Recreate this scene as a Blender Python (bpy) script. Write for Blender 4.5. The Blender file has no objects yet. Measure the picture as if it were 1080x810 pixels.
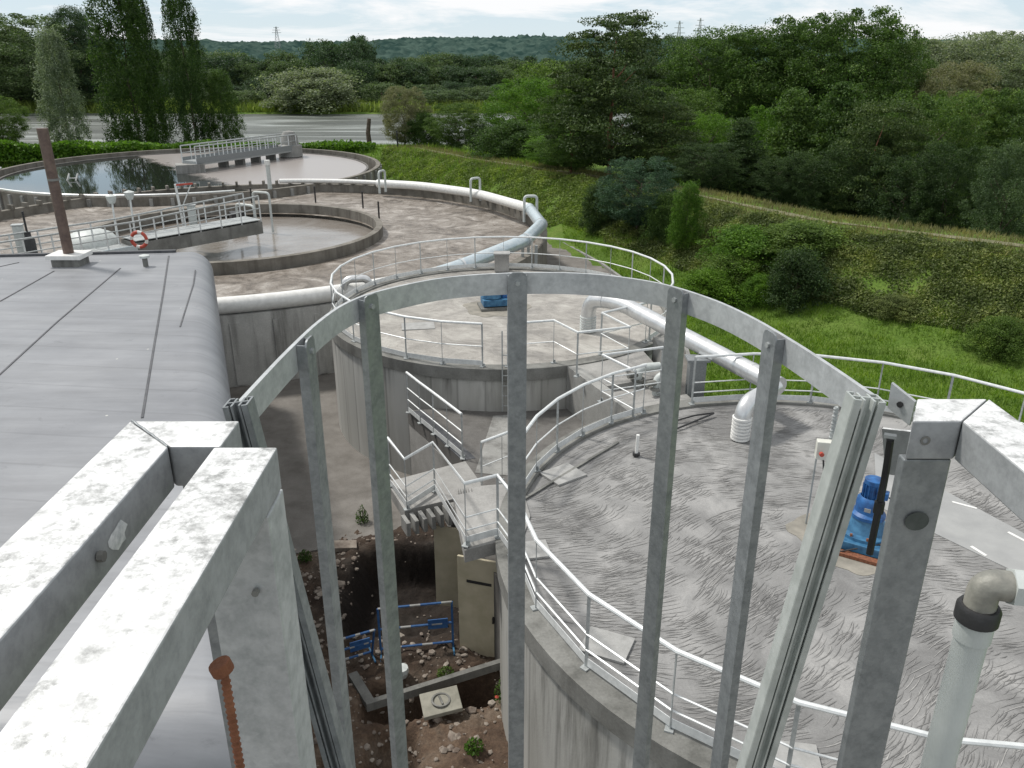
import bpy, math, random
import numpy as np
from mathutils import Vector, Matrix
random.seed(7); rng = np.random.default_rng(11)
SC = bpy.context.scene; COL = SC.collection
EYE = 10.2; F = 860.0; TH = math.atan(350/860)
ST, CT = math.sin(TH), math.cos(TH)
R = math.radians

def ray(px, py):
    x, y = px-540, py-405
    return x, F*CT-y*ST, F*ST+y*CT
def at(px, py, z=0.0):                      # ground survey: point of height z seen at this bearing
    x, f, d = ray(px, py); t = (EYE-z)/d
    return Vector((x*t, f*t, z))
def at_y(px, py, Y):                        # same, for a known distance
    x, f, d = ray(px, py); t = Y/f
    return Vector((x*t, Y, EYE-d*t))

# ------------------------------------------------------------------ materials
def nt(name):
    m = bpy.data.materials.new(name); m.use_nodes = True
    t = m.node_tree; b = t.nodes['Principled BSDF']
    return m, t, b
def N(t, typ, **k):
    n = t.nodes.new(typ)
    for a, v in k.items():
        if a.startswith('i_'):
            n.inputs[a[2:].replace('_', ' ')].default_value = v
        else: setattr(n, a, v)
    return n
def ramp(t, src, stops):
    r = t.nodes.new('ShaderNodeValToRGB'); e = r.color_ramp.elements
    while len(e) < len(stops): e.new(0.5)
    for k, (p, c) in enumerate(stops):
        e[k].position = p; e[k].color = (*c, 1) if len(c) == 3 else c
    t.links.new(src, r.inputs[0]); return r
def mixc(t, fac, a, b, mode='MIX'):
    m = t.nodes.new('ShaderNodeMix'); m.data_type = 'RGBA'; m.blend_type = mode
    for s, v in ((m.inputs[0], fac), (m.inputs[6], a), (m.inputs[7], b)):
        if hasattr(v, 'links') or isinstance(v, bpy.types.NodeSocket): t.links.new(v, s)
        elif isinstance(v, (int, float)): s.default_value = v
        else: s.default_value = (*v, 1)
    return m.outputs[2]
def coords(t, scale=(1, 1, 1), rot=(0, 0, 0), world=True):
    if world: s = t.nodes.new('ShaderNodeNewGeometry').outputs['Position']
    else: s = t.nodes.new('ShaderNodeTexCoord').outputs['Object']
    mp = t.nodes.new('ShaderNodeMapping'); mp.inputs['Scale'].default_value = scale; mp.inputs['Rotation'].default_value = rot
    t.links.new(s, mp.inputs[0]); return mp.outputs[0]
def noise(t, vec, scale, detail=5, rough=.55, dist=0):
    n = t.nodes.new('ShaderNodeTexNoise'); n.inputs['Scale'].default_value = scale; n.inputs['Detail'].default_value = detail
    n.inputs['Roughness'].default_value = rough; n.inputs['Distortion'].default_value = dist
    t.links.new(vec, n.inputs['Vector']); return n.outputs['Fac']
def bump(t, b, h, strength=.3, dist=.02):
    n = t.nodes.new('ShaderNodeBump'); n.inputs['Strength'].default_value = strength; n.inputs['Distance'].default_value = dist
    t.links.new(h, n.inputs['Height']); t.links.new(n.outputs[0], b.inputs['Normal'])

def simple(name, c1, c2, scale=3, rough=.7, metal=0, bmp=.2, bd=.01, detail=6, lo=.35, hi=.65, spec=.5):
    m, t, b = nt(name); v = coords(t)
    n = noise(t, v, scale, detail, .6)
    r = ramp(t, n, [(lo, c1), (hi, c2)])
    t.links.new(r.outputs[0], b.inputs['Base Color'])
    b.inputs['Roughness'].default_value = rough; b.inputs['Metallic'].default_value = metal
    b.inputs['Specular IOR Level'].default_value = spec
    if bmp: bump(t, b, noise(t, v, scale*6, 4, .6), bmp, bd)
    return m

def m_concrete(name, c1, c2, streak=.5, stain=(.05, .045, .04), rough=.85, vstretch=True, stain_lo=.5):
    m, t, b = nt(name)
    v = coords(t); n = noise(t, v, 1.3, 8, .65); fine = noise(t, v, 28, 4, .7)
    base = ramp(t, n, [(.3, c1), (.7, c2)]).outputs[0]
    sv = coords(t, (2.6, 2.6, .22) if vstretch else (1, 1, 1))
    s = noise(t, sv, 1.0, 7, .6)
    sm = ramp(t, s, [(stain_lo, (0, 0, 0)), (stain_lo+.22, (1, 1, 1))]).outputs[0]
    mul = t.nodes.new('ShaderNodeMath'); mul.operation = 'MULTIPLY'; mul.inputs[1].default_value = streak
    t.links.new(sm, mul.inputs[0])
    c = mixc(t, mul.outputs[0], base, stain)
    g = ramp(t, fine, [(.3, (.82, .82, .82)), (.7, (1.08, 1.08, 1.08))]).outputs[0]
    c = mixc(t, 1.0, c, g, 'MULTIPLY')
    t.links.new(c, b.inputs['Base Color']); b.inputs['Roughness'].default_value = rough
    b.inputs['Specular IOR Level'].default_value = .3
    bump(t, b, fine, .25, .01)
    return m

def m_board_wall(name):     # board-formed wall: upright panels of slightly different grey, dirty streaks under the rim
    m, t, b = nt(name)
    tc = t.nodes.new('ShaderNodeTexCoord').outputs['Object']
    sep = t.nodes.new('ShaderNodeSeparateXYZ'); t.links.new(tc, sep.inputs[0])
    a = N(t, 'ShaderNodeMath', operation='ARCTAN2'); t.links.new(sep.outputs[1], a.inputs[0]); t.links.new(sep.outputs[0], a.inputs[1])
    k = N(t, 'ShaderNodeMath', operation='MULTIPLY'); k.inputs[1].default_value = 7.3; t.links.new(a.outputs[0], k.inputs[0])
    fl = N(t, 'ShaderNodeMath', operation='FLOOR'); t.links.new(k.outputs[0], fl.inputs[0])
    wn = t.nodes.new('ShaderNodeTexWhiteNoise'); wn.noise_dimensions = '1D'; t.links.new(fl.outputs[0], wn.inputs['W'])
    panel = ramp(t, wn.outputs['Value'], [(0, (.37, .37, .35)), (1, (.46, .46, .44))]).outputs[0]
    fr = N(t, 'ShaderNodeMath', operation='FRACT'); t.links.new(k.outputs[0], fr.inputs[0])
    seam = ramp(t, fr.outputs[0], [(0, (.55, .55, .55)), (.05, (1, 1, 1)), (.93, (1, 1, 1)), (1, (.6, .6, .6))]).outputs[0]
    s = noise(t, coords(t, (1.5, 1.5, .14)), 1.0, 6, .6)
    st = ramp(t, s, [(.45, (1, 1, 1)), (.72, (.62, .61, .58))]).outputs[0]
    top = N(t, 'ShaderNodeMapRange'); t.links.new(sep.outputs[2], top.inputs[0])
    top.inputs[1].default_value = 2.2; top.inputs[2].default_value = 3.2; top.inputs[3].default_value = 0; top.inputs[4].default_value = 1
    drip = noise(t, coords(t, (5, 5, .5)), 1.0, 5, .6)
    mm = N(t, 'ShaderNodeMath', operation='MULTIPLY'); t.links.new(top.outputs[0], mm.inputs[0]); t.links.new(ramp(t, drip, [(.48, (0, 0, 0)), (.74, (.9, .9, .9))]).outputs[0], mm.inputs[1])
    c = mixc(t, .8, panel, seam, 'MULTIPLY'); c = mixc(t, .8, c, st, 'MULTIPLY'); c = mixc(t, mm.outputs[0], c, (.07, .068, .06))
    t.links.new(c, b.inputs['Base Color']); b.inputs['Roughness'].default_value = .85; b.inputs['Specular IOR Level'].default_value = .3
    bump(t, b, noise(t, coords(t), 25, 4), .3, .01)
    return m

def m_broom(name, c1, c2, c3):    # trowelled, weathered slab: fan-shaped strokes of dark and pale grey
    m, t, b = nt(name)
    v = coords(t)
    outs = []
    for q, (sc, off) in enumerate(((1.1, 0), (.8, 7.3))):
        wv = t.nodes.new('ShaderNodeVectorMath'); wv.operation = 'ADD'; nz = t.nodes.new('ShaderNodeTexNoise'); nz.inputs['Scale'].default_value = 1.2; nz.inputs['Detail'].default_value = 3
        t.links.new(v, nz.inputs['Vector']); t.links.new(v, wv.inputs[0]); sc_ = t.nodes.new('ShaderNodeVectorMath'); sc_.operation = 'SCALE'; sc_.inputs['Scale'].default_value = .8+.3*q
        t.links.new(nz.outputs['Color'], sc_.inputs[0]); t.links.new(sc_.outputs[0], wv.inputs[1])
        vo = t.nodes.new('ShaderNodeTexVoronoi'); vo.inputs['Scale'].default_value = sc; vo.feature = 'SMOOTH_F1'; vo.inputs['Smoothness'].default_value = .35; t.links.new(wv.outputs[0], vo.inputs['Vector'])
        sepc = t.nodes.new('ShaderNodeSeparateColor'); t.links.new(vo.outputs['Color'], sepc.inputs[0])
        ang = N(t, 'ShaderNodeMath', operation='MULTIPLY_ADD'); ang.inputs[1].default_value = .9; ang.inputs[2].default_value = -.1+.25*q; t.links.new(sepc.outputs[0], ang.inputs[0])
        rt = t.nodes.new('ShaderNodeVectorRotate'); rt.rotation_type = 'Z_AXIS'; t.links.new(v, rt.inputs['Vector']); t.links.new(ang.outputs[0], rt.inputs['Angle'])
        mp = t.nodes.new('ShaderNodeMapping'); mp.inputs['Scale'].default_value = (.9, 3.6, 1); t.links.new(rt.outputs[0], mp.inputs[0])
        outs.append(noise(t, mp.outputs[0], 2.1, 2.5, .5, .35))
    av = N(t, 'ShaderNodeMath', operation='MAXIMUM'); t.links.new(outs[0], av.inputs[0]); t.links.new(outs[1], av.inputs[1])
    st = av.outputs[0]
    big = noise(t, v, .8, 6, .65, .8)
    base = ramp(t, big, [(.34, c1), (.52, c2), (.66, c3)]).outputs[0]
    sr = ramp(t, st, [(.45, (.58, .57, .56)), (.56, (.95, .95, .94)), (.68, (1.12, 1.12, 1.11))]).outputs[0]
    c = mixc(t, .0 if name == 'trowelled_slab' else .5, base, sr, 'MULTIPLY')
    fine = noise(t, v, 40, 3, .7)
    c = mixc(t, .7, c, ramp(t, fine, [(.3, (.8, .8, .8)), (.7, (1.12, 1.12, 1.12))]).outputs[0], 'MULTIPLY')
    t.links.new(c, b.inputs['Base Color']); b.inputs['Roughness'].default_value = .8; b.inputs['Specular IOR Level'].default_value = .3
    bump(t, b, fine, .3, .006)
    return m

def m_galv(name, c1, c2, rough=.42, metal=.55, spot=.0, scale=60):
    m, t, b = nt(name)
    v = coords(t, world=True)
    vo = t.nodes.new('ShaderNodeTexVoronoi'); vo.inputs['Scale'].default_value = scale*1.6; t.links.new(v, vo.inputs['Vector'])
    sp = ramp(t, vo.outputs['Color'], [(0, c1), (1, c2)]).outputs[0]
    n = noise(t, v, scale*.35, 7, .7)
    c = mixc(t, .6, sp, ramp(t, n, [(.32, tuple(x*.7 for x in c1)), (.60, c2)]).outputs[0])
    if spot:
        n2 = noise(t, v, scale*.5, 6, .75); n3 = noise(t, v, scale*.1, 4, .6)
        mu = N(t, 'ShaderNodeMath', operation='MULTIPLY')
        t.links.new(ramp(t, n2, [(.45, (0, 0, 0)), (.64, (1, 1, 1))]).outputs[0], mu.inputs[0])
        t.links.new(ramp(t, n3, [(.34, (0, 0, 0)), (.50, (spot, spot, spot))]).outputs[0], mu.inputs[1])
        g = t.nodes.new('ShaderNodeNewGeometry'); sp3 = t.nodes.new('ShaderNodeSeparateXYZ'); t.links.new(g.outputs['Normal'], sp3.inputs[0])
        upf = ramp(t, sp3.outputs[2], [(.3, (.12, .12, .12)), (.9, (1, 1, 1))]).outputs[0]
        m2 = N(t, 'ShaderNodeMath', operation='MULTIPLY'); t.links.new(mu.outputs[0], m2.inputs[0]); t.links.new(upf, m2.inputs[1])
        c = mixc(t, upf, mixc(t, 1.0, c, (.37, .385, .40), 'MULTIPLY'), c)  # faces not turned up are coloured darker, their shade painted in
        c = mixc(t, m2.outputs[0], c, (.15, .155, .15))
    t.links.new(c, b.inputs['Base Color']); b.inputs['Metallic'].default_value = metal
    rr = ramp(t, n, [(.3, (rough+.12,)*3), (.7, (rough-.06,)*3)]); t.links.new(rr.outputs[0], b.inputs['Roughness'])
    bump(t, b, n, .12, .001)
    return m

def m_leaf(name, c1, c2, trans=.35, var=.5):
    m, t, b = nt(name)
    g = t.nodes.new('ShaderNodeNewGeometry'); oi = t.nodes.new('ShaderNodeObjectInfo')
    n = noise(t, coords(t), .8, 4, .65)
    mid = tuple((a+b_)*.5 for a, b_ in zip(c1, c2))
    c = ramp(t, g.outputs['Random Per Island'], [(0, c1), (.6, mid), (1, c2)]).outputs[0]
    c = mixc(t, var, c, ramp(t, n, [(.36, (.42, .48, .45)), (.52, (1, 1, 1)), (.66, (1.65, 1.5, 1.2))]).outputs[0], 'MULTIPLY')
    c = mixc(t, .6, c, ramp(t, oi.outputs['Random'], [(0, (.8, .86, .8)), (1, (1.35, 1.3, 1.05))]).outputs[0], 'MULTIPLY')
    out = t.nodes['Material Output']
    t.links.new(c, b.inputs['Base Color']); b.inputs['Roughness'].default_value = .6; b.inputs['Specular IOR Level'].default_value = .25
    tr = t.nodes.new('ShaderNodeBsdfTranslucent'); t.links.new(mixc(t, 1.0, c, (1.2, 1.35, .7), 'MULTIPLY'), tr.inputs[0])
    mx = t.nodes.new('ShaderNodeMixShader'); mx.inputs[0].default_value = trans
    t.links.new(b.outputs[0], mx.inputs[1]); t.links.new(tr.outputs[0], mx.inputs[2]); t.links.new(mx.outputs[0], out.inputs[0])
    return m

M = {}
M['steel'] = m_galv('galvanised_steel', (.20, .215, .225), (.315, .335, .345), .40, .5, scale=110)
M['hoop'] = m_galv('hoop_steel', (.40, .42, .43), (.55, .57, .58), .42, .35, scale=110)
M['steel_top'] = m_galv('weathered_galvanised_shaded_sides', (.62, .63, .63), (.80, .81, .81), .45, .15, spot=.8, scale=150)
M['rail'] = simple('rail_steel', (.60, .62, .62), (.74, .76, .76), 12, .42, .25, 0)
M['postm'] = simple('post_steel', (.30, .32, .32), (.42, .44, .44), 12, .5, .3, 0)
M['alu'] = simple('aluminium_jacket', (.58, .59, .60), (.72, .73, .73), 5, .32, .7, .08)
M['alu_blue'] = simple('weathered_aluminium_jacket', (.46, .55, .60), (.62, .68, .70), 5, .35, .5, .08)
M['wall'] = m_board_wall('board_formed_concrete')
M['kerb'] = m_concrete('dark_weathered_concrete', (.13, .13, .12), (.25, .25, .235), .6, (.04, .04, .035))
M['conc'] = m_concrete('grey_concrete', (.22, .22, .21), (.34, .34, .325), .6)
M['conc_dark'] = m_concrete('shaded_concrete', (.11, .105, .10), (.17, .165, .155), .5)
M['facing'] = m_concrete('pale_facing_concrete', (.40, .40, .385), (.52, .52, .50), .8, (.15, .148, .14))
M['slab'] = m_concrete('pale_slab_concrete', (.24, .235, .225), (.37, .365, .35), .45, (.11, .11, .10), vstretch=False)
M['roof_near'] = m_broom('trowelled_slab', (.165, .164, .162), (.24, .239, .235), (.315, .312, .305))
M['roof_far'] = m_broom('worn_slab', (.24, .23, .215), (.35, .335, .31), (.44, .43, .40))
M['rim'] = m_concrete('basin_rim_concrete', (.13, .12, .10), (.24, .225, .20), .6, (.05, .042, .035))
M['membrane'] = None
M['asphalt'] = m_concrete('asphalt', (.135, .125, .112), (.235, .222, .205), .6, (.10, .092, .082), vstretch=False)
M['white'] = simple('white_plastic', (.62, .62, .60), (.74, .74, .72), 6, .45, 0, 0)
M['cream'] = simple('cream_panel', (.42, .38, .27), (.52, .47, .35), 3, .6, 0, .05)
M['blue'] = simple('blue_paint', (.008, .04, .14), (.02, .13, .36), 7, .5, 0, .15)
M['blue_old'] = simple('faded_blue_paint', (.015, .08, .17), (.05, .17, .30), 8, .5, 0, .1)
M['blue_dull'] = simple('dusty_blue_paint', (.01, .06, .19), (.03, .11, .27), 8, .6, 0, .05)
M['rust'] = simple('rust', (.12, .04, .02), (.25, .10, .05), 30, .85, 0, .4)
M['black'] = simple('black_rubber', (.015, .015, .016), (.03, .03, .032), 20, .5, 0, .1)
M['pvc'] = simple('grey_plastic_pipe', (.44, .47, .46), (.54, .57, .555), 9, .45, 0, .05)
M['brass'] = simple('dirty_fitting', (.20, .20, .18), (.34, .33, .29), 30, .55, .3, .1)
M['brown'] = simple('brown_painted_steel', (.09, .06, .05), (.15, .105, .085), 6, .55, .2, .1)
M['red'] = simple('red_paint', (.34, .04, .025), (.46, .08, .05), 8, .45, 0, 0)
M['plate'] = simple('hatch_plate', (.27, .27, .26), (.36, .36, .35), 5, .6, .1, .2)
M['strip'] = simple('smooth_mortar', (.26, .265, .265), (.33, .335, .33), 1.5, .7, 0, .1)
M['sand'] = simple('sandy_mortar', (.19, .18, .155), (.30, .28, .24), 3, .9, 0, .3)
M['yellow'] = simple('post_paint_stain', (.5, .5, .44), (.6, .6, .55), 4, .6, 0, 0)
M['hole'] = simple('dark_plug', (.045, .055, .05), (.075, .085, .08), 90, .6, 0, 0)
M['bark'] = simple('bark', (.06, .045, .035), (.13, .10, .08), 5, .95, 0, .6, .05)
M['bark_red'] = simple('reddish_bark', (.14, .06, .035), (.27, .13, .08), 5, .95, 0, .6, .05)
M['stone'] = simple('rubble_stone', (.13, .10, .08), (.34, .30, .255), 3, .9, 0, .4)

def m_membrane():
    m, t, b = nt('roof_membrane'); v = coords(t, rot=(0, 0, R(20)))
    n = noise(t, v, .5, 6, .6); w = noise(t, coords(t, (1, 7, 1), (0, 0, R(-10))), .35, 5, .6)
    c = ramp(t, n, [(.3, (.185, .193, .208)), (.7, (.25, .258, .272))]).outputs[0]
    c = mixc(t, .7, c, ramp(t, w, [(.35, (.8, .8, .8)), (.65, (1.15, 1.15, 1.15))]).outputs[0], 'MULTIPLY')
    wv = t.nodes.new('ShaderNodeTexWave'); wv.wave_type = 'BANDS'; wv.bands_direction = 'Y'; wv.inputs['Scale'].default_value = .33; wv.inputs['Distortion'].default_value = .35; t.links.new(coords(t, rot=(0, 0, R(7))), wv.inputs['Vector'])
    ln = ramp(t, wv.outputs['Fac'], [(0, (.72, .72, .72)), (.012, (1, 1, 1))]).outputs[0]; c = mixc(t, .45, c, ln, 'MULTIPLY')
    vo = t.nodes.new('ShaderNodeTexVoronoi'); vo.inputs['Scale'].default_value = 1.6; t.links.new(coords(t), vo.inputs['Vector'])
    dr = ramp(t, vo.outputs['Distance'], [(.025, (1, 1, 1)), (.04, (0, 0, 0))]).outputs[0]; c = mixc(t, dr, c, (.5, .5, .47))
    st_ = ramp(t, noise(t, v, 2.4, 7, .75, 1), [(.60, (0, 0, 0)), (.72, (.35, .35, .35))]).outputs[0]; c = mixc(t, st_, c, (.07, .075, .08))
    t.links.new(c, b.inputs['Base Color']); b.inputs['Roughness'].default_value = .48
    bump(t, b, w, .35, .04); return m
M['membrane'] = m_membrane()
M['seam'] = simple('membrane_seam', (.05, .053, .06), (.09, .093, .10), 6, .6, 0, 0)

def m_water(name, stops, nscale, rough, bscale, bstr, stretch=(1, 1, 1), dist=1.0, bd=.05):
    m, t, b = nt(name); v = coords(t, stretch)
    n = noise(t, v, nscale, 8, .65, dist)
    t.links.new(ramp(t, n, stops).outputs[0], b.inputs['Base Color'])
    b.inputs['Roughness'].default_value = rough
    bump(t, b, noise(t, v, bscale, 6, .6, .5), bstr, bd); return m
M['sludge'] = m_water('aerated_sludge', [(.36, (.085, .07, .055)), (.47, (.17, .145, .12)), (.55, (.235, .208, .18)), (.68, (.40, .37, .335))], .7, .45, 2.4, 1.0, (1, 1.15, 1), 1.1, .15)
M['settled'] = m_water('ring_water', [(.3, (.14, .11, .085)), (.52, (.22, .20, .18)), (.75, (.32, .31, .30))], .22, .14, 1.2, .25)
M['river'] = m_water('river_water', [(.40, (.03, .038, .03)), (.52, (.07, .08, .066)), (.62, (.26, .285, .27))], .16, .45, .8, .9, (.22, 1.6, 1), .6, .3)  # pale streaks in the ramp paint the shimmer on the water
def m_clar():
    m, t, b = nt('clarifier_water')
    g = t.nodes.new('ShaderNodeNewGeometry'); sep = t.nodes.new('ShaderNodeSeparateXYZ'); t.links.new(g.outputs['Position'], sep.inputs[0])
    # pale half paints scum with reflected sky, dark half reflected trees
    a = N(t, 'ShaderNodeMath', operation='MULTIPLY_ADD'); t.links.new(sep.outputs[1], a.inputs[0]); a.inputs[1].default_value = .16
    a.inputs[2].default_value = -10.3
    s = N(t, 'ShaderNodeMath', operation='MULTIPLY_ADD'); t.links.new(sep.outputs[0], s.inputs[0]); s.inputs[1].default_value = .20; s.inputs[2].default_value = 5.2
    ad = N(t, 'ShaderNodeMath', operation='ADD'); t.links.new(s.outputs[0], ad.inputs[0]); t.links.new(a.outputs[0], ad.inputs[1])
    n = noise(t, coords(t), .35, 6, .7, 1)
    n2 = N(t, 'ShaderNodeMath', operation='ADD'); t.links.new(ad.outputs[0], n2.inputs[0]); t.links.new(n, n2.inputs[1])
    msk = ramp(t, n2.outputs[0], [(.38, (0, 0, 0)), (.62, (1, 1, 1))]).outputs[0]
    c = mixc(t, msk, (.018, .022, .018), (.29, .265, .25))
    t.links.new(c, b.inputs['Base Color'])
    t.links.new(mixc(t, msk, (.03, .03, .03), (.3, .3, .3)), b.inputs['Roughness'])
    bump(t, b, noise(t, coords(t), 1.5, 4), .06, .02); return m
M['clar'] = m_clar()

def m_ground():
    m, t, b = nt('grassland'); v = coords(t)
    n = noise(t, v, .35, 8, .65); f = noise(t, v, 9, 4, .7)
    c = ramp(t, n, [(.32, (.065, .12, .02)), (.5, (.10, .165, .03)), (.7, (.15, .20, .05))]).outputs[0]
    c = mixc(t, .8, c, ramp(t, f, [(.3, (.55, .55, .55)), (.7, (1.3, 1.3, 1.3))]).outputs[0], 'MULTIPLY')
    t.links.new(c, b.inputs['Base Color']); b.inputs['Roughness'].default_value = .95; b.inputs['Specular IOR Level'].default_value = .1
    bump(t, b, f, .6, .1); return m
M['ground'] = m_ground()
M['track'] = simple('dry_track', (.09, .10, .045), (.18, .165, .10), 1.6, .95, 0, .4, .03)
M['hill'] = simple('distant_woodland', (.022, .045, .04), (.06, .095, .08), .035, 1, 0, 0, lo=.4, hi=.6, spec=0)  # aerial haze is put into the bluish base colour
M['reed'] = simple('reed_bed', (.05, .095, .025), (.10, .16, .05), .12, 1, 0, .6, .2, spec=.1)
def m_dirt():
    m, t, b = nt('rubble_dirt'); v = coords(t)
    n = noise(t, v, .9, 8, .7); f = noise(t, v, 14, 5, .75)
    c = ramp(t, n, [(.3, (.07, .04, .025)), (.5, (.15, .10, .065)), (.68, (.25, .20, .15))]).outputs[0]
    c = mixc(t, .9, c, ramp(t, f, [(.3, (.5, .5, .5)), (.62, (1.1, 1.1, 1.1)), (.75, (1.9, 1.85, 1.8))]).outputs[0], 'MULTIPLY')
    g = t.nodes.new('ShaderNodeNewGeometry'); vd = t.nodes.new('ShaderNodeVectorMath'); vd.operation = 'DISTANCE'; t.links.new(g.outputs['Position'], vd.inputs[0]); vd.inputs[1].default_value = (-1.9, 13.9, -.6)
    pit_shade = ramp(t, vd.outputs['Value'], [(.5, (.14, .14, .15)), (1, (.85, .85, .87))]); mr = N(t, 'ShaderNodeMath', operation='MULTIPLY'); mr.inputs[1].default_value = .3; t.links.new(vd.outputs['Value'], mr.inputs[0]); t.links.new(mr.outputs[0], pit_shade.inputs[0])  # undercroft shade painted into the dirt, darkest around the pit
    c = mixc(t, 1.0, c, pit_shade.outputs[0], 'MULTIPLY')
    t.links.new(c, b.inputs['Base Color']); b.inputs['Roughness'].default_value = .95
    bump(t, b, f, .8, .05); return m
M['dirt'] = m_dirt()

L = {
 'poplar': m_leaf('poplar_leaves', (.022, .052, .014), (.062, .108, .028)),
 'silver': m_leaf('silver_leaves', (.09, .13, .08), (.36, .40, .32), .3, .35),
 'mid': m_leaf('mid_green_leaves', (.05, .095, .02), (.14, .21, .05)),
 'lush': m_leaf('lush_green_leaves', (.045, .11, .012), (.13, .24, .03)),
 'dark': m_leaf('dark_green_leaves', (.022, .048, .018), (.07, .11, .042)),
 'deep': m_leaf('deep_green_leaves', (.033, .07, .018), (.10, .165, .042)),
 'pine': m_leaf('pine_needles', (.032, .058, .02), (.095, .135, .045), .25),
 'teal': m_leaf('blue_green_needles', (.025, .06, .035), (.07, .13, .075), .25),
 'willow': m_leaf('willow_leaves', (.12, .15, .09), (.32, .35, .25), .35, .4),
 'pale': m_leaf('dry_pale_leaves', (.12, .125, .07), (.27, .26, .17), .35, .3),
 'far': m_leaf('far_woodland_leaves', (.05, .085, .04), (.12, .17, .08), .3),
 'fardark': m_leaf('far_dark_leaves', (.03, .06, .032), (.065, .105, .058), .3),
 'bright': m_leaf('bright_shrub_leaves', (.06, .13, .012), (.13, .23, .03)),
 'ivy': m_leaf('ground_ivy_leaves', (.07, .10, .028), (.195, .225, .085), .3, .8),
 'grass': m_leaf('grass_blades', (.085, .165, .02), (.20, .29, .05), .4, .7),
 'grass2': m_leaf('slope_herb_leaves', (.10, .15, .03), (.22, .28, .08), .35, .6),
 'drygrass': m_leaf('dry_grass_blades', (.15, .14, .06), (.30, .27, .14), .3, .5),
}

# ------------------------------------------------------------------ mesh helpers
class MB:
    def __init__(s): s.v = []; s.f = []
    def add(s, vs, fs):
        o = len(s.v); s.v += [tuple(v) for v in vs]; s.f += [tuple(i+o for i in f) for f in fs]; return s
    def box(s, c, size, rz=0, rx=0, ry=0):
        x, y, z = [a/2 for a in size]; m = Matrix.Rotation(rz, 3, 'Z') @ Matrix.Rotation(ry, 3, 'Y') @ Matrix.Rotation(rx, 3, 'X')
        vs = [Vector(c)+m @ Vector((a*x, b*y, d*z)) for d in (-1, 1) for a, b in ((-1, -1), (1, -1), (1, 1), (-1, 1))]
        return s.add(vs, [(3, 2, 1, 0), (4, 5, 6, 7), (0, 1, 5, 4), (1, 2, 6, 5), (2, 3, 7, 6), (3, 0, 4, 7)])
    def bar(s, a, b, w, h, up=(0, 0, 1)):     # rectangular bar from a to b
        a, b = Vector(a), Vector(b); d = (b-a).normalized(); u = Vector(up)
        sd = d.cross(u)
        if sd.length < 1e-4: u = Vector((0, 1, 0)); sd = d.cross(u)
        sd.normalize(); u = sd.cross(d).normalized()
        vs = [p+sd*(i*w/2)+u*(j*h/2) for p in (a, b) for i, j in ((-1, -1), (1, -1), (1, 1), (-1, 1))]
        return s.add(vs, [(0, 1, 2, 3), (7, 6, 5, 4), (1, 0, 4, 5), (2, 1, 5, 6), (3, 2, 6, 7), (0, 3, 7, 4)])
    def tube(s, pts, r, seg=10, caps=True, closed=False):
        pts = [Vector(p) for p in pts]; n = len(pts); rs = r if isinstance(r, (list, tuple)) else [r]*n
        o = len(s.v); prev = None
        for i, p in enumerate(pts):
            if closed: d = (pts[(i+1) % n]-pts[i-1]).normalized()
            elif i == 0: d = (pts[1]-p).normalized()
            elif i == n-1: d = (p-pts[-2]).normalized()
            else: d = ((pts[i+1]-p).normalized()+(p-pts[i-1]).normalized()).normalized()
            if prev is None:
                u = Vector((0, 0, 1)) if abs(d.z) < .9 else Vector((0, 1, 0))
            else: u = prev
            a = (u-d*u.dot(d)).normalized(); prev = a; b = d.cross(a)
            for k in range(seg):
                t = 2*math.pi*k/seg; s.v.append(tuple(p+(a*math.cos(t)+b*math.sin(t))*rs[i]))
        m = n if closed else n-1
        for i in range(m):
            j = (i+1) % n
            for k in range(seg):
                s.f.append((o+i*seg+k, o+i*seg+(k+1) % seg, o+j*seg+(k+1) % seg, o+j*seg+k))
        if caps and not closed:
            s.f.append(tuple(o+k for k in range(seg))[::-1]); s.f.append(tuple(o+(n-1)*seg+k for k in range(seg)))
        return s
    def lathe(s, c, prof, seg=24, a0=0, a1=2*math.pi):
        full = abs(a1-a0-2*math.pi) < 1e-6; o = len(s.v); n = len(prof); m = seg if full else seg+1
        for i in range(m):
            t = a0+(a1-a0)*i/seg
            for r, z in prof: s.v.append((c[0]+r*math.cos(t), c[1]+r*math.sin(t), c[2]+z))
        for i in range(seg):
            j = (i+1) % m
            for k in range(n-1): s.f.append((o+i*n+k, o+j*n+k, o+j*n+k+1, o+i*n+k+1))
        return s
    def prism(s, poly, z0, z1):
        n = len(poly); A = sum(poly[i][0]*poly[(i+1) % n][1]-poly[(i+1) % n][0]*poly[i][1] for i in range(n))
        if A < 0: poly = poly[::-1]
        vs = [(p[0], p[1], z0) for p in poly]+[(p[0], p[1], z1) for p in poly]
        return s.add(vs, [tuple(range(n))[::-1], tuple(range(n, 2*n))]+[(i, (i+1) % n, n+(i+1) % n, n+i) for i in range(n)])
    def build(s, name, mat, parent=None, smooth=False, bevel=0, at_=None):
        off = Vector((0, 0, 0))
        if parent is not None:
            p = parent
            while p is not None: off += p.location; p = p.parent
        elif at_ is not None: off = Vector(at_)
        me = bpy.data.meshes.new(name)
        me.from_pydata([tuple(Vector(v)-off) for v in s.v], [], s.f); me.materials.append(mat)
        if smooth:
            me.shade_smooth()
            try: me.set_sharp_from_angle(angle=R(40))
            except Exception: pass
        o = bpy.data.objects.new(name, me); COL.objects.link(o)
        if parent is not None: o.parent = parent
        elif at_ is not None: o.location = off
        if bevel:
            b = o.modifiers.new('bevel', 'BEVEL'); b.width = bevel; b.segments = 2; b.limit_method = 'ANGLE'
        return o

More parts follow.
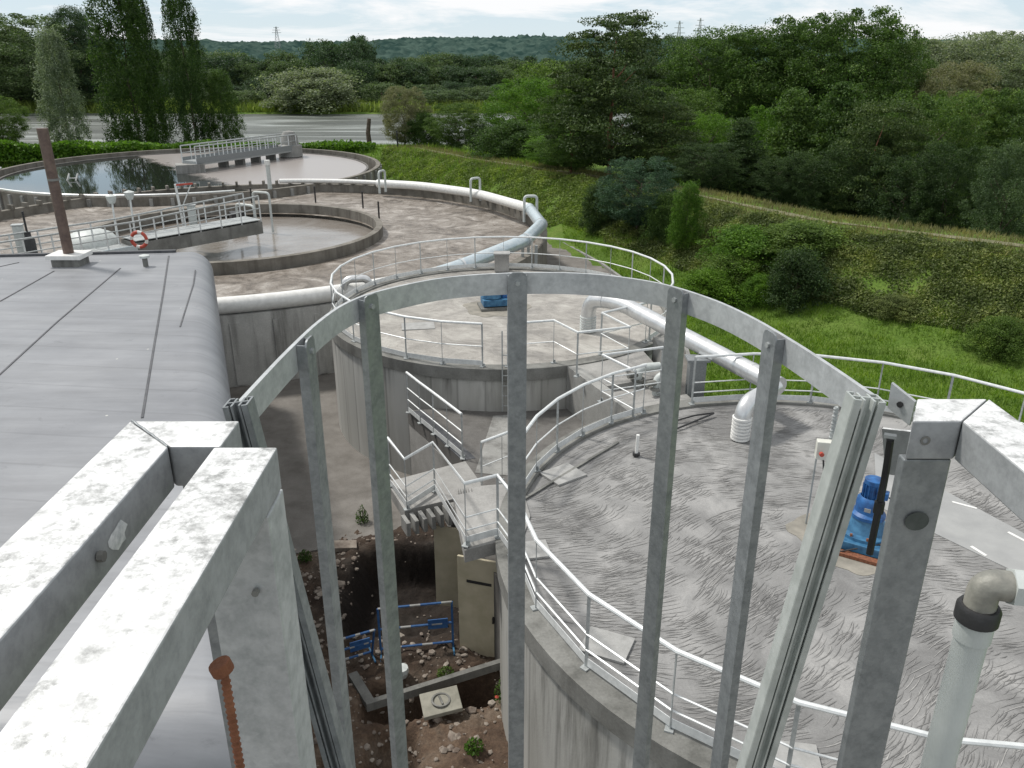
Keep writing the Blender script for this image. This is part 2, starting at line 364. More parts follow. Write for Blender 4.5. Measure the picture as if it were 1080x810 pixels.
def thing(name, label, cat, loc=(0, 0, 0), group=None):
    o = bpy.data.objects.new(name, None); COL.objects.link(o); o.location = loc; o.empty_display_size = .2
    o['label'] = label; o['category'] = cat
    if group: o['group'] = group
    return o
def tag(o, label, cat, group=None, kind=None):
    o['label'] = label; o['category'] = cat
    if group: o['group'] = group
    if kind: o['kind'] = kind
    return o
def struct(o): o['kind'] = 'structure'; return o
def arc(c, r, z, a0, a1, n): return [Vector((c[0]+r*math.cos(R(a0+(a1-a0)*i/n)), c[1]+r*math.sin(R(a0+(a1-a0)*i/n)), z)) for i in range(n+1)]

# ------------------------------------------------------------------ terrain
CREST = [(60, -8, 3.4), (34, 18, 3.3), (20.6, 32.2, 3.0), (14.3, 38.2, 2.9), (10.6, 45.5, 2.8), (6.2, 55, 2.5), (-3.4, 69, 2.1), (-9, 79, 1.9), (-24, 84, 1.2), (-55, 84, 1.0), (-120, 70, 1.0)]
def crest_d(x, y):
    best = None
    for (ax, ay, az), (bx, by, bz) in zip(CREST, CREST[1:]):
        dx, dy = bx-ax, by-ay; L2 = dx*dx+dy*dy
        t = np.clip(((x-ax)*dx+(y-ay)*dy)/L2, 0, 1)
        qx, qy = ax+t*dx, ay+t*dy; d = np.hypot(x-qx, y-qy)
        side = np.sign(dx*(y-ay)-dy*(x-ax)); z = az+t*(bz-az)
        if best is None: best = [d, side, z]
        else:
            k = d < best[0]; best = [np.where(k, d, best[0]), np.where(k, side, best[1]), np.where(k, z, best[2])]
    return best
def sstep(a, b, x): t = np.clip((x-a)/(b-a), 0, 1); return t*t*(3-2*t)
def wob(x, y, f=1.0): return (np.sin(x*f*.9+1.3*np.sin(y*f*.7))+np.sin(y*f*1.1+2*np.sin(x*f*.5+1)))*.5
DIRT = (-5.0, 0.6, 5.0, 15.6)
def height(x, y):
    x = np.asarray(x, float); y = np.asarray(y, float)
    d, s, z = crest_d(x, y)
    w = np.where(y < 50, 6.6, 5.0)
    inside = z*(1-sstep(0, 1, (d-1.0)/w))
    outside = z+(-3.0-z)*sstep(1.0, 16, d)
    h = np.where(s > 0, inside, outside)
    h = h+np.where((d > 1.2) & ((s < 0) | (d < w)), .13*wob(x, y, 1.3)*np.minimum(d/6, 1), 0)
    far = -3.0+(-5.8+3.0)*sstep(130, 146, y)+(3.2)*sstep(200+4*wob(x, y, .05), 207+4*wob(x, y, .05), y)
    h = np.where(y > 100, np.minimum(h, far), h)
    h = np.where(y > 300, h+sstep(300, 900, y)*3, h)
    inn = (x > DIRT[0]) & (x < DIRT[1]) & (y > DIRT[2]) & (y < DIRT[3])
    return np.where(inn, -1.6, h)
xs = np.unique(np.round(np.concatenate([np.linspace(-1800, -200, 18), np.linspace(-200, -50, 40), np.arange(-50, 60, 1.0), np.linspace(60, 200, 36), np.linspace(200, 1800, 18)]), 3))
ys = np.unique(np.round(np.concatenate([np.linspace(-60, 0, 16), np.arange(0, 110, 1.0), np.arange(110, 290, 2.5), np.linspace(290, 1700, 30)]), 3))
gx, gy = np.meshgrid(xs, ys); gz = height(gx, gy)
def grid_mesh(name, gx, gy, gz, mat, smooth=True):
    ny, nx = gx.shape
    v = np.stack([gx.ravel(), gy.ravel(), gz.ravel()], 1)
    i = np.arange((ny-1)*(nx-1)); r, c = i//(nx-1), i % (nx-1); a = r*nx+c
    f = np.stack([a, a+1, a+nx+1, a+nx], 1)
    me = bpy.data.meshes.new(name); me.vertices.add(len(v)); me.vertices.foreach_set('co', v.astype(np.float32).ravel())
    me.loops.add(f.size); me.loops.foreach_set('vertex_index', f.astype(np.int32).ravel())
    me.polygons.add(len(f)); me.polygons.foreach_set('loop_start', np.arange(0, f.size, 4, dtype=np.int32)); me.update(calc_edges=True)
    me.materials.append(mat)
    if smooth: me.shade_smooth()
    o = bpy.data.objects.new(name, me); COL.objects.link(o); return o
struct(grid_mesh('ground', gx, gy, gz, M['ground']))
# track on the embankment crest
tr = MB(); pts = [Vector(p) for p in CREST[1:8]]; fine = []
for a, b in zip(pts, pts[1:]):
    n = max(2, int((b-a).length/1.0))
    for i in range(n): fine.append(a.lerp(b, i/n))
fine.append(pts[-1])
vs = []; fs = []
for i, p in enumerate(fine):
    q = fine[min(i+1, len(fine)-1)]-fine[max(i-1, 0)]; q.z = 0; q.normalize(); sd = Vector((q.y, -q.x, 0))
    w = .26+.1*math.sin(i*.7)
    for k in (-1, 1):
        g = p+sd*k*w; vs.append((g.x, g.y, float(height(g.x, g.y))+.03))
    if i: fs.append((2*i-2, 2*i-1, 2*i+1, 2*i))
tr.add(vs, fs); struct(tr.build('path', M['track']))
# asphalt yard with kerb line beyond the tanks
yard = [(-30, -60), (26, -60), (20, -6), (11.6, 3), (9.5, 8), (4, 8), (-.2, 4.0), (-5.2, 4.0), (-5.2, 15.0), (-3.6, 15.5), (-2.2, 16.2), (2, 17.5), (4.5, 17.8), (6.0, 25), (6.4, 29), (6.2, 34), (4.6, 41), (2.4, 47.5), (-1.5, 53.5), (-6, 57.5), (-12, 58.5), (-30, 60), (-45, 45)]
y_ = MB(); y_.prism(yard, -.3, .035); struct(y_.build('road', M['asphalt']))
kb = MB()
e = [(5.3, 17.6), (6.08, 25), (6.48, 29), (6.28, 34), (4.68, 41.05), (2.48, 47.6), (-1.42, 53.6)]
for a, b in zip(e, e[1:]): kb.bar((*a, .05), (*b, .05), .14, .2)
struct(kb.build('kerb', M['conc']))
# river, far reed bed, hills
rv = MB(); rv.add([(-900, 118, -3.3), (900, 118, -3.3), (900, 225, -3.3), (-900, 225, -3.3)], [(0, 1, 2, 3)]); struct(rv.build('river_water', M['river']))
def ridge(x):
    return 26+3*np.sin(x*.004+1)+2.5*np.sin(x*.011+2)+1.2*np.sin(x*.031)
hx = np.linspace(-1500, 1500, 700); hy = np.concatenate([np.linspace(850, 1400, 60), np.linspace(1420, 1700, 5)])
HX, HY = np.meshgrid(hx, hy)
HZ = -2+(ridge(HX)+2)*sstep(850, 1400, HY)+rng.normal(0, 1.9, HX.shape)+1.2*np.sin(HX*.09)*np.sin(HY*.06+HX*.02)
struct(grid_mesh('hills', HX, HY, HZ, M['hill']))

# ------------------------------------------------------------------ foliage
def leaf_mesh(name, P, size, mat, nbias=None, aspect=.55, up=.3, zs=1.0):
    n = len(P); sz = size*rng.uniform(.6, 1.35, n)[:, None]
    nr = rng.normal(size=(n, 3)); nr[:, 2] += up
    if nbias is not None: nr += nbias*1.0
    nr /= np.linalg.norm(nr, axis=1)[:, None]
    t = rng.normal(size=(n, 3)); t -= nr*(t*nr).sum(1)[:, None]; t /= np.linalg.norm(t, axis=1)[:, None]
    b = np.cross(nr, t)
    t[:, 2] /= zs; b[:, 2] /= zs
    V = np.stack([P-t*sz*.5, P+b*sz*aspect*.5, P+t*sz*.5, P-b*sz*aspect*.5], 1).reshape(-1, 3)
    me = bpy.data.meshes.new(name); me.vertices.add(4*n); me.vertices.foreach_set('co', V.astype(np.float32).ravel())
    me.loops.add(4*n); me.loops.foreach_set('vertex_index', np.arange(4*n, dtype=np.int32))
    me.polygons.add(n); me.polygons.foreach_set('loop_start', np.arange(0, 4*n, 4, dtype=np.int32)); me.update(calc_edges=True)
    me.materials.append(mat); return me
PROF = {
 'broad': lambda z: .5*np.sqrt(np.clip(1-((z-.52)/.50)**2, 0, 1))**.8,
 'column': lambda z: .5*np.clip(np.minimum((z+.10)/.22, 1), 0, 1)**.5*np.clip((1.02-z)/.5, 0, 1)**.4,
 'cone': lambda z: .5*np.clip(1.02-z, 0, 1)**.72*np.clip((z+.04)/.14, 0, 1)**.5,
 'pine': lambda z: .5*np.clip((1.05-z)/.75, 0, 1)**.42*np.clip((z)/.25, .12, 1),
 'bush': lambda z: .5*np.sqrt(np.clip(1-(z/1.0)**2.2, 0, 1)),
}
def crown_points(shape, ncl, per, spread, seed, zs=1.0):
    g = np.random.default_rng(seed); out = []; cen = []
    k = 0
    while k < ncl:
        z = g.uniform(0.02, .97); r = float(PROF[shape](z))
        if g.uniform() > (r/.5)**.7+.12: continue
        a = g.uniform(0, 2*math.pi); lob = 1+.16*math.sin(3*a+seed)+.12*math.sin(5*a+z*7+seed*2)
        rr = r*lob*math.sqrt(g.uniform(.12, 1.0))
        c = np.array([rr*math.cos(a), rr*math.sin(a), z]); cen.append(c); k += 1
        s = spread*g.choice([.55, .8, 1.0, 1.3, 1.7])
        q = g.normal(size=(per, 3)); q /= np.linalg.norm(q, axis=1)[:, None]; q *= (g.uniform(.25, 1, per)**.5)[:, None]*s
        if shape in ('cone', 'pine'): q[:, 2] *= .45; q[:, :2] *= 1.25
        elif shape == 'column': q[:, 2] *= 1.9
        else: q[:, 2] *= .75
        nn_ = q/s; q[:, 2] /= zs
        out.append(np.concatenate([q+c, nn_], 1))
    A = np.concatenate(out); return A[:, :3], A[:, 3:]
def make_tree(shape, seed, ncl, per, spread, lsize, z0=.12, bark='bark', trunk_r=.022, name='tree', zs=1.4):
    root = bpy.data.objects.new(name, None); COL.objects.link(root)
    P, nb = crown_points(shape, ncl, per, spread, seed, zs)
    P[:, 2] = z0+(1-z0)*P[:, 2]
    c = bpy.data.objects.new('crown', leaf_mesh('crown', P, lsize, L['mid'], nb, .65, .3, zs)); COL.objects.link(c); c.parent = root
    g = random.Random(seed); t = MB()
    H = .9 if shape != 'broad' else .7
    pts = [(g.uniform(-.01, .01)*k, g.uniform(-.01, .01)*k, -.03+H*k/6) for k in range(7)]
    t.tube(pts, [trunk_r*(1-.13*k) for k in range(7)], 7)
    for j in range(9):
        z = z0*.8+.07*j; a = g.uniform(0, 6.28); ln = (.36 if shape == 'broad' else .22 if shape != 'column' else .12)*(1-z*.5)
        q = [(0, 0, z), (ln*.5*math.cos(a), ln*.5*math.sin(a), z+ln*.35), (ln*math.cos(a+.2), ln*math.sin(a+.2), z+ln*.8)]
        t.tube(q, [trunk_r*.45, trunk_r*.28, trunk_r*.08], 5)
    me = bpy.data.meshes.new('trunk'); me.from_pydata(t.v, [], t.f); me.materials.append(M[bark]); me.shade_smooth()
    k = bpy.data.objects.new('trunk', me); COL.objects.link(k); k.parent = root
    return root
PROTO = {
 'broad': [make_tree('broad', s, 330, 190, .085, .0165) for s in (1, 2, 3)],
 'column': [make_tree('column', s, 620, 80, .080, .030, .02, zs=3.0) for s in (4, 5)],
 'cone': [make_tree('cone', s, 460, 120, .075, .021, .02, trunk_r=.015, zs=1.6) for s in (6, 7)],
 'pine': [make_tree('pine', s, 230, 230, .085, .019, .04, 'bark_red', .018, zs=1.5) for s in (8, 9)],
 'bush': [make_tree('bush', s, 170, 170, .12, .026, .0, trunk_r=.02, zs=.8) for s in (10, 11)],
 'distant': [make_tree('broad', s, 150, 90, .11, .034, zs=1.1) for s in (12, 13, 14, 15)],
}
used = set()
def place(shape, loc, w, h, leaf, label, cat='tree', name=None, group=None, variant=None, rz=None):
    ps = PROTO[shape]; pr = ps[random.randrange(len(ps)) if variant is None else variant % len(ps)]
    r = pr.copy(); COL.objects.link(r)
    name = name or {'broad': 'leafy_tree', 'column': 'poplar_tree', 'cone': 'conifer_tree', 'pine': 'pine_tree', 'bush': 'shrub', 'distant': 'leafy_tree'}[shape]
    r.name = name; r.location = loc; r.scale = (w, w, h); r.rotation_euler.z = random.uniform(0, 6.28) if rz is None else rz
    r['label'] = label; r['category'] = cat
    if group: r['group'] = group
    for ch in pr.children:
        if shape == 'distant' and ch.name.startswith('trunk') and group and 'far' in group: pass
        c = ch.copy(); COL.objects.link(c); c.parent = r
        if ch.name.startswith('crown'):
            c.material_slots[0].link = 'OBJECT'; c.material_slots[0].material = L[leaf]
            c.name = 'foliage' if shape == 'bush' else 'crown'
        else: c.name = 'stem' if shape == 'bush' else 'trunk'
    return r
def tree_at(px, ytop, Y, wpx, shape, leaf, label, **k):
    p = at_y(px, ytop, Y); zb = float(height(p.x, Y)); t = Y/ray(px, ytop+30)[1]
    return place(shape, (p.x, Y, zb-.1), wpx*t*(.92 if shape == 'column' else 1.22), p.z-zb+.1, leaf, label, **k)

T = tree_at
T(114, -48, 92, 70, 'column', 'poplar', 'tallest dark poplar, widest of the pair behind the far settling tank', variant=0)
T(139, -30, 96, 34, 'column', 'poplar', 'slim dark poplar leaning on the widest poplar behind the far tank', variant=1)
T(180, -42, 90, 44, 'column', 'poplar', 'dark upright poplar standing apart right of the widest poplar', variant=1)
T(50, 30, 93, 46, 'column', 'silver', 'silvery poplar with pale leaf tips left of the tall dark poplars', variant=0)
T(229, 73, 92, 38, 'column', 'deep', 'small pointed green tree right of the tall dark poplars', variant=0)
T(-6, 100, 88, 44, 'broad', 'mid', 'rounded green tree cut by the left edge of the view')
T(30, 14, 214, 120, 'broad', 'far', 'large round tree behind the silvery poplar on the far bank')
T(72, 8, 216, 50, 'broad', 'fardark', 'dark tree whose top shows left of the tallest poplar')
T(328, 74, 207, 84, 'bush', 'willow', 'wide pale grey willow bush on the far river bank', cat='bush', name='willow_bush')
T(424, 90, 84, 42, 'broad', 'pale', 'pale dry looking young tree between the river and embankment')
T(446, 120, 83, 34, 'bush', 'deep', 'dark shrub at the foot of the pale dry tree', cat='shrub')
T(482, 108, 80, 50, 'broad', 'mid', 'small round green tree right of the pale dry tree')
T(515, 134, 78, 50, 'bush', 'dark', 'dark low shrub on the outer side of the embankment top', cat='shrub')
T(555, 82, 82, 80, 'broad', 'lush', 'lush bright green round tree left of the tall pine')
T(590, 66, 100, 90, 'broad', 'mid', 'mid green tree standing behind the lush round tree')
T(540, 130, 70, 60, 'bush', 'deep', 'deep green bush below the lush round tree', cat='bush')
T(590, 140, 62, 60, 'broad', 'lush', 'bright bushy tree at the left side of the tall pine')
T(612, 110, 66, 70, 'broad', 'deep', 'deep green leafy tree filling the gap left of the pine')
T(650, 10, 56, 118, 'pine', 'pine', 'tallest rough pine with reddish limbs beside the embankment bend', variant=0)
T(700, 108, 55, 84, 'pine', 'pine', 'lower dark pine leaning against the tallest pine', variant=1)
T(604, 96, 58, 60, 'pine', 'deep', 'ragged pine with green skirt left of the tallest pine', variant=1)
T(722, 90, 66, 90, 'broad', 'mid', 'loose mid green tree right of the tallest pine')
T(760, 30, 110, 110, 'broad', 'deep', 'round topped deep green tree above the conifers')
T(812, 30, 112, 110, 'broad', 'deep', 'deep green tree just left of the highest crown on the right')
T(858, 16, 106, 90, 'broad', 'deep', 'high deep green tree, left half of the highest crown')
T(905, 8, 104, 110, 'broad', 'deep', 'highest deep green tree on the right against the sky')
T(948, 30, 106, 70, 'broad', 'deep', 'deep green tree at the right shoulder of the highest crown')
T(985, 40, 120, 100, 'broad', 'willow', 'pale grey willow right of the highest crown')
T(1040, 36, 118, 110, 'broad', 'willow', 'pale grey willow near the right edge on the skyline')
T(1082, 30, 125, 110, 'broad', 'willow', 'pale willow cut by the right edge of the view')
T(1012, 66, 100, 70, 'broad', 'pale', 'yellowish grey willow in front of the skyline willows')
T(700, 36, 120, 66, 'broad', 'fardark', 'distant dark tree under the left pylon')
T(736, 40, 122, 56, 'broad', 'fardark', 'distant dark tree under the right pylon')
T(786, 122, 52, 66, 'cone', 'dark', 'dark pointed conifer with grey green tips behind the track', variant=0)
T(745, 120, 60, 70, 'broad', 'lush', 'bright green tree gleaming between dark conifers')
T(842, 90, 60, 90, 'cone', 'deep', 'broad deep green conifer right of the dark pointed one', variant=1)
T(820, 110, 66, 60, 'broad', 'lush', 'yellow green tree half hidden behind the broad conifer')
T(893, 82, 58, 96, 'cone', 'deep', 'tall broad conifer below the highest crown', variant=0)
T(935, 105, 50, 90, 'pine', 'pine', 'dark pine in the middle of the right hand row', variant=1)
T(985, 96, 54, 100, 'broad', 'deep', 'round deep green tree below the yellowish willow')
T(1036, 92, 58, 100, 'broad', 'mid', 'mid green round tree below the right hand willows')
T(1076, 150, 42, 62, 'broad', 'far', 'grey green bushy tree at the right edge behind the track')
T(1010, 150, 46, 70, 'broad', 'dark', 'dark low tree left of the grey green edge tree')
T(960, 160, 47, 70, 'broad', 'dark', 'dark bushy tree in the deepest shade of the row')
T(900, 150, 50, 70, 'broad', 'dark', 'dark tree low in the middle behind the track')
T(852, 160, 50, 56, 'broad', 'dark', 'dark low tree close behind the pale stretch of track')
T(820, 165, 50, 50, 'broad', 'dark', 'dark low tree right of the pointed dark conifer')
T(745, 150, 50, 60, 'broad', 'dark', 'dark low tree left of the pointed dark conifer')
T(1100, 90, 55, 90, 'broad', 'deep', 'deep green tree mostly outside the right edge')
# shrubs on the inner slope
def shrub_at(px, pyb, pyt, wpx, leaf, label, shape='bush', cat='shrub', name=None, variant=None):
    Yq = np.arange(16, 90, .1); xx, f_, d_ = ray(px, pyb); zz = EYE-d_*Yq/f_; k = int(np.argmax(zz < height(xx*Yq/f_, Yq))); z = float(zz[k]); p = Vector((xx*Yq[k]/f_, float(Yq[k]), z))
    t = p.y/ray(px, pyb)[1]; tt = at_y(px, pyt, p.y)
    return place(shape, (p.x, p.y, z-.05), wpx*t, max(.4, tt.z-z), leaf, label, cat=cat, name=name, variant=variant)
S = shrub_at
S(672, 243, 165, 84, 'teal', 'large blue green juniper on the slope below the tallest pine', shape='broad', name='juniper')
S(722, 262, 190, 34, 'lush', 'bright young shrub with pointed top beside the juniper', shape='column')
S(702, 250, 205, 40, 'deep', 'deep green shrub filling the gap right of the juniper')
S(632, 240, 195, 40, 'dark', 'dark shrub at the left foot of the juniper')
S(785, 275, 240, 84, 'lush', 'spreading bright juniper mat high on the slope')
S(845, 262, 234, 90, 'mid', 'spreading mid green juniper just below the track')
S(770, 300, 268, 70, 'mid', 'mid green low shrub left of the dark round bush')
S(838, 318, 264, 66, 'dark', 'dark round bush in the middle of the slope')
S(800, 318, 290, 44, 'lush', 'low bright shrub at the left foot of the dark round bush')
S(746, 322, 284, 64, 'bright', 'bright green leafy bush just behind the far tank rail')
S(1050, 372, 335, 56, 'mid', 'low shrub near the right end of the slope foot')
S(945, 330, 312, 50, 'ivy', 'small scrubby bush in the ivy on the slope')
# far woodland on the other bank
kinds = [('far', 'broad mid green tree in the wood across the river'), ('fardark', 'dark round tree in the wood across the river')]
rnd = random.Random(3)
def skyline(px):
    for (a, ya), (b, yb) in zip(SK, SK[1:]):
        if a <= px <= b: return ya+(yb-ya)*(px-a)/(b-a)
    return 60
SK = [(-80, 30), (0, 22), (60, 40), (100, 60), (200, 46), (260, 62), (330, 52), (370, 36), (400, 60), (500, 62), (545, 62), (600, 60), (700, 62), (800, 62), (1200, 62)]
for row, (Y0, dy, st, dn) in enumerate([(232, 10, 24, 26), (255, 10, 22, 8), (285, 14, 20, 0)]):
    px = -70+row*9
    while px < 680:
        yt = skyline(px)+dn+rnd.uniform(-5, 9); Y = Y0+rnd.uniform(-dy, dy)
        k = rnd.randrange(2); T(px, yt, Y, rnd.uniform(30, 46), 'distant', kinds[k][0], kinds[k][1], group='%s trees of the wood across the river' % ('dark', 'green')[1-k])
        px += st*rnd.uniform(.8, 1.25)
for px in (60, 20, 95, 210, 250, 400, 470, 520, 560):
    T(px+rnd.uniform(-8, 8), 92+rnd.uniform(-6, 8), 212+rnd.uniform(0, 6), rnd.uniform(34, 50), 'distant', 'far', 'low bushy tree at the edge of the reeds across the river', group='bushy trees at the edge of the reeds')
for pr in PROTO.values():
    for p in pr:
        for c in list(p.children): bpy.data.objects.remove(c)
        bpy.data.objects.remove(p)

def scatter_stuff(name, P, size, mat, label, cat, up=1.0, aspect=.6):
    o = bpy.data.objects.new(name, leaf_mesh(name, P, size, mat, None, aspect, up)); COL.objects.link(o)
    tag(o, label, cat, kind='stuff'); return o
# ivy on the inner slope: clumped
def slope_pts(n, dmin, dmax, xmin, xmax, ymin, ymax, lift, thin=0):
    out = []; tot = 0
    while tot < n:
        x = rng.uniform(xmin, xmax, 40000); y = rng.uniform(ymin, ymax, 40000)
        d, s, z = crest_d(x, y); k = (s > 0) & (d > dmin) & (d < dmax)
        nn = wob(x, y, 1.7)+.6*wob(x+9, y-4, 4.1)
        k &= (nn > thin-rng.uniform(0, 1.4, x.size))
        x, y, nn = x[k], y[k], nn[k]; z = height(x, y)
        out.append(np.stack([x, y, z+lift*rng.uniform(0, 1, x.size)*(1.0+.55*nn)], 1)); tot += len(x)
    return np.concatenate(out)[:n]
scatter_stuff('ground_ivy', slope_pts(170000, 1.3, 5.7, 5, 33, 20, 50, .22), .10, L['ivy'], 'dark ivy and creepers covering the embankment slope', 'ground cover')
scatter_stuff('slope_herbs', slope_pts(60000, 1.2, 5.5, -12, 10, 44, 82, .2), .14, L['grass2'], 'rough green herbs on the far end of the embankment slope', 'ground cover')
def blades(name, P, h, w, mat, label, cat):
    n = len(P); a = rng.uniform(0, 2*math.pi, n); hh = h*rng.uniform(.5, 1.4, n); ww = w*rng.uniform(.6, 1.4, n)
    dx, dy = np.cos(a)*ww*.5, np.sin(a)*ww*.5; lean = rng.normal(0, .35, (n, 2))*hh[:, None]
    V = np.stack([np.stack([P[:, 0]-dx, P[:, 1]-dy, P[:, 2]-.02], 1), np.stack([P[:, 0]+dx, P[:, 1]+dy, P[:, 2]-.02], 1),
                  np.stack([P[:, 0]+lean[:, 0], P[:, 1]+lean[:, 1], P[:, 2]+hh], 1)], 1).reshape(-1, 3)
    me = bpy.data.meshes.new(name); me.vertices.add(3*n); me.vertices.foreach_set('co', V.astype(np.float32).ravel())
    me.loops.add(3*n); me.loops.foreach_set('vertex_index', np.arange(3*n, dtype=np.int32))
    me.polygons.add(n); me.polygons.foreach_set('loop_start', np.arange(0, 3*n, 3, dtype=np.int32)); me.update(calc_edges=True)
    me.materials.append(mat); o = bpy.data.objects.new(name, me); COL.objects.link(o); return tag(o, label, cat, kind='stuff')
def area_pts(n, fn, xmin, xmax, ymin, ymax):
    out = []; tot = 0
    while tot < n:
        x = rng.uniform(xmin, xmax, 40000); y = rng.uniform(ymin, ymax, 40000); k = fn(x, y)
        x, y = x[k], y[k]; out.append(np.stack([x, y, height(x, y)], 1)); tot += len(x)
    return np.concatenate(out)[:n]
NT = (5.3, 10.9); FT = (-.28, 23.1)
def lawn(x, y):
    d, s, z = crest_d(x, y)
    edge = np.interp(y, [17, 18, 25, 29, 34, 41, 47.5, 53.5], [4.6, 4.6, 6.2, 6.6, 6.4, 4.8, 2.6, -1.3])
    return (s > 0) & (d > 4.9) & (x > edge+.05) & (np.hypot(x-NT[0], y-NT[1]) > 5.7)
blades('lawn_grass', area_pts(110000, lawn, 3, 30, 10, 54), .16, .035, L['grass'], 'bright green uncut grass strip between tanks and embankment', 'grass')
def crestside(x, y):
    d, s, z = crest_d(x, y); return (d > .22) & (d < 2.0)
blades('track_grass', area_pts(26000, crestside, -12, 34, 18, 82), .22, .04, L['drygrass'], 'dry yellowing grass along both sides of the embankment track', 'grass')
blades('bank_grass', area_pts(30000, lambda x, y: (crest_d(x, y)[0] > 1) & (crest_d(x, y)[0] < 9) & (y > 60), -70, 2, 60, 96), .35, .09, L['grass'], 'tall green grass on the low bank behind the settling tank', 'grass')
# reeds on the far bank
rx = rng.uniform(-260, 60, 80000); ry = rng.uniform(203, 240, 80000); rz_ = height(rx, ry)
rb = blades('reed_bed', np.stack([rx, ry, rz_], 1), 2.0, .4, L['grass2'], 'pale green reed belt along the far river bank', 'reeds')
# hedge behind the settling tank
hp = np.stack([rng.uniform(-62, -13, 40000), rng.uniform(78.5, 80.6, 40000), rng.uniform(0, 1.7, 40000)], 1); hp[:, 2] += height(hp[:, 0], hp[:, 1])*0+.6+.2*wob(hp[:, 0], hp[:, 1], 1.1)
hg = bpy.data.objects.new('hedge', leaf_mesh('hedge', hp, .32, L['lush'], None, .6, .8)); COL.objects.link(hg); tag(hg, 'long low green hedge behind the far settling tank', 'hedge')
st = MB(); p = at_y(390, 152, 84); st.tube([(p.x, 84, float(height(p.x, 84))-.1), (p.x-.1, 84, float(height(p.x, 84))+1.5), (p.x+.1, 84, at_y(390, 125, 84).z)], [.28, .22, .18], 8)
tag(st.build('tree_stump', M['bark'], at_=(p.x, 84, float(height(p.x, 84)))), 'dark bare trunk stump beside the pale dry tree', 'stump')

# pylons on the skyline
def pylon(px, yt, Y, hh, label):
    p = at_y(px, yt, Y); r = thing('electricity_pylon', label, 'pylon', (p.x, Y, p.z-hh)); b = MB(); z0 = p.z-hh; w = 3.2
    for sx in (-1, 1):
        for sy in (-1, 1): b.bar((p.x+sx*w, Y+sy*w, z0), (p.x+sx*.4, Y+sy*.4, p.z), .35, .35)
    for k in range(7):
        a = z0+hh*k/7; c = z0+hh*(k+1)/7; wa = w-(w-.4)*k/7; wc = w-(w-.4)*(k+1)/7
        b.bar((p.x-wa, Y-wa, a), (p.x+wc, Y-wc, c), .2, .2); b.bar((p.x+wa, Y-wa, a), (p.x-wc, Y-wc, c), .2, .2)
    b.build('lattice', M['postm'], r); c = MB()
    for k, q in ((.72, 6), (.84, 5), (.95, 3.5)): c.bar((p.x-q, Y, z0+hh*k), (p.x+q, Y, z0+hh*k), .4, .5)
    c.build('cross_arm', M['postm'], r)
pylon(717, 22, 900, 40, 'left one of two distant lattice pylons on the skyline')
pylon(739, 19, 950, 44, 'right one of two distant lattice pylons on the skyline')
pylon(291, 28, 1150, 26, 'small lone lattice pylon on the ridge above the river')

# ------------------------------------------------------------------ round tanks
def tank(name, label, c, r, z, z0, roofmat, kerbw=.28):
    t = thing(name, label, 'tank', (c[0], c[1], z0))
    MB().lathe((*c, 0), [(r-.3, z0), (r, z0), (r, z-.28), (r-.02, z-.28)], 96).build('wall', M['wall'], t, True)
    MB().lathe((*c, 0), [(r-.03, z-.275), (r+.06, z-.275), (r+.06, z+.02), (r-kerbw, z+.02), (r-kerbw, z-.04)], 96).build('rim', M['kerb'], t, True)
    MB().lathe((*c, 0), [(.001, z), (1, z), (2.5, z-.002), (r-kerbw+.001, z-.03)], 96).build('roof', roofmat, t)
    return t
near = tank('covered_tank', 'near round concrete tank with streaky grey roof slab and kerb', NT, 5.5, 3.2, -1.0, M['roof_near'])
far_ = tank('covered_tank', 'farther round concrete tank with pale worn roof in mid view', FT, 4.98, 3.2, -.2, M['roof_far'])
def plate(parent, pts, z, name, mat, thick=.03): MB().prism([(p.x, p.y) for p in pts], z-.02, z+min(thick, .014)).build(name, mat, parent)
def rect_px(cx, cy, w, d, rz, z): 
    p = at(cx, cy, z); c, s = math.cos(rz), math.sin(rz)
    return [Vector((p.x+a*c*w/2-b*s*d/2, p.y+a*s*w/2+b*c*d/2, 0)) for a, b in ((-1, -1), (1, -1), (1, 1), (-1, 1))]
for cx, cy, w, d, rz in ((594, 500, .65, .55, .62), (562, 580, .5, .45, .2), (640, 680, .6, .5, -.42), (834, 800, .6, .45, -.15)): plate(near, rect_px(cx, cy, w, d, rz, 3.2), 3.2, 'hatch', M['plate'], .035)
for cx, cy, w, d, rz in ((441, 344, .9, .6, .15), (590, 296, .5, .35, .1)): plate(far_, rect_px(cx, cy, w, d, rz, 3.2), 3.2, 'hatch', M['plate'], .03)
plate(near, [at(x, y, 3.2) for x, y in ((922, 478), (1130, 590), (1130, 632), (925, 534))], 3.2, 'mortar_strip', M['strip'], .012)
for q in (((1004, 530), (1030, 537)), ((1024, 577), (1040, 587)), ((1063, 562), (1082, 572)), ((972, 512), (986, 520))):
    a, b = at(*q[0], 3.2), at(*q[1], 3.2); MB().bar((a.x, a.y, 3.216), (b.x, b.y, 3.216), .05, .006).build('paint_mark', M['white'], near)
a = [at(x, y, 3.2) for x, y in ((540, 505), (653, 462), (656, 467), (560, 530), (541, 545))]
MB().bar(at(541, 533, 3.205), at(652, 466, 3.205), .05, .02).build('joint', M['kerb'], near)
# sandy screed round the motors
for c, s, par in (((5.42, 10.8), 1.0, near), ((-.45, 23.15), .95, far_)):
    n = 72; MB().prism([(c[0]+s*(1+.10*math.sin(3*i*2*math.pi/n)+.06*math.sin(7*i*2*math.pi/n+1)+.02*math.sin(i*2.1))*math.cos(2*math.pi*i/n), c[1]+s*(1+.12*math.sin(2*i*2*math.pi/n+1)+.05*math.sin(9*i*2*math.pi/n))*math.sin(2*math.pi*i/n)) for i in range(n)], 3.19, 3.209).build('screed', M['sand'], par)

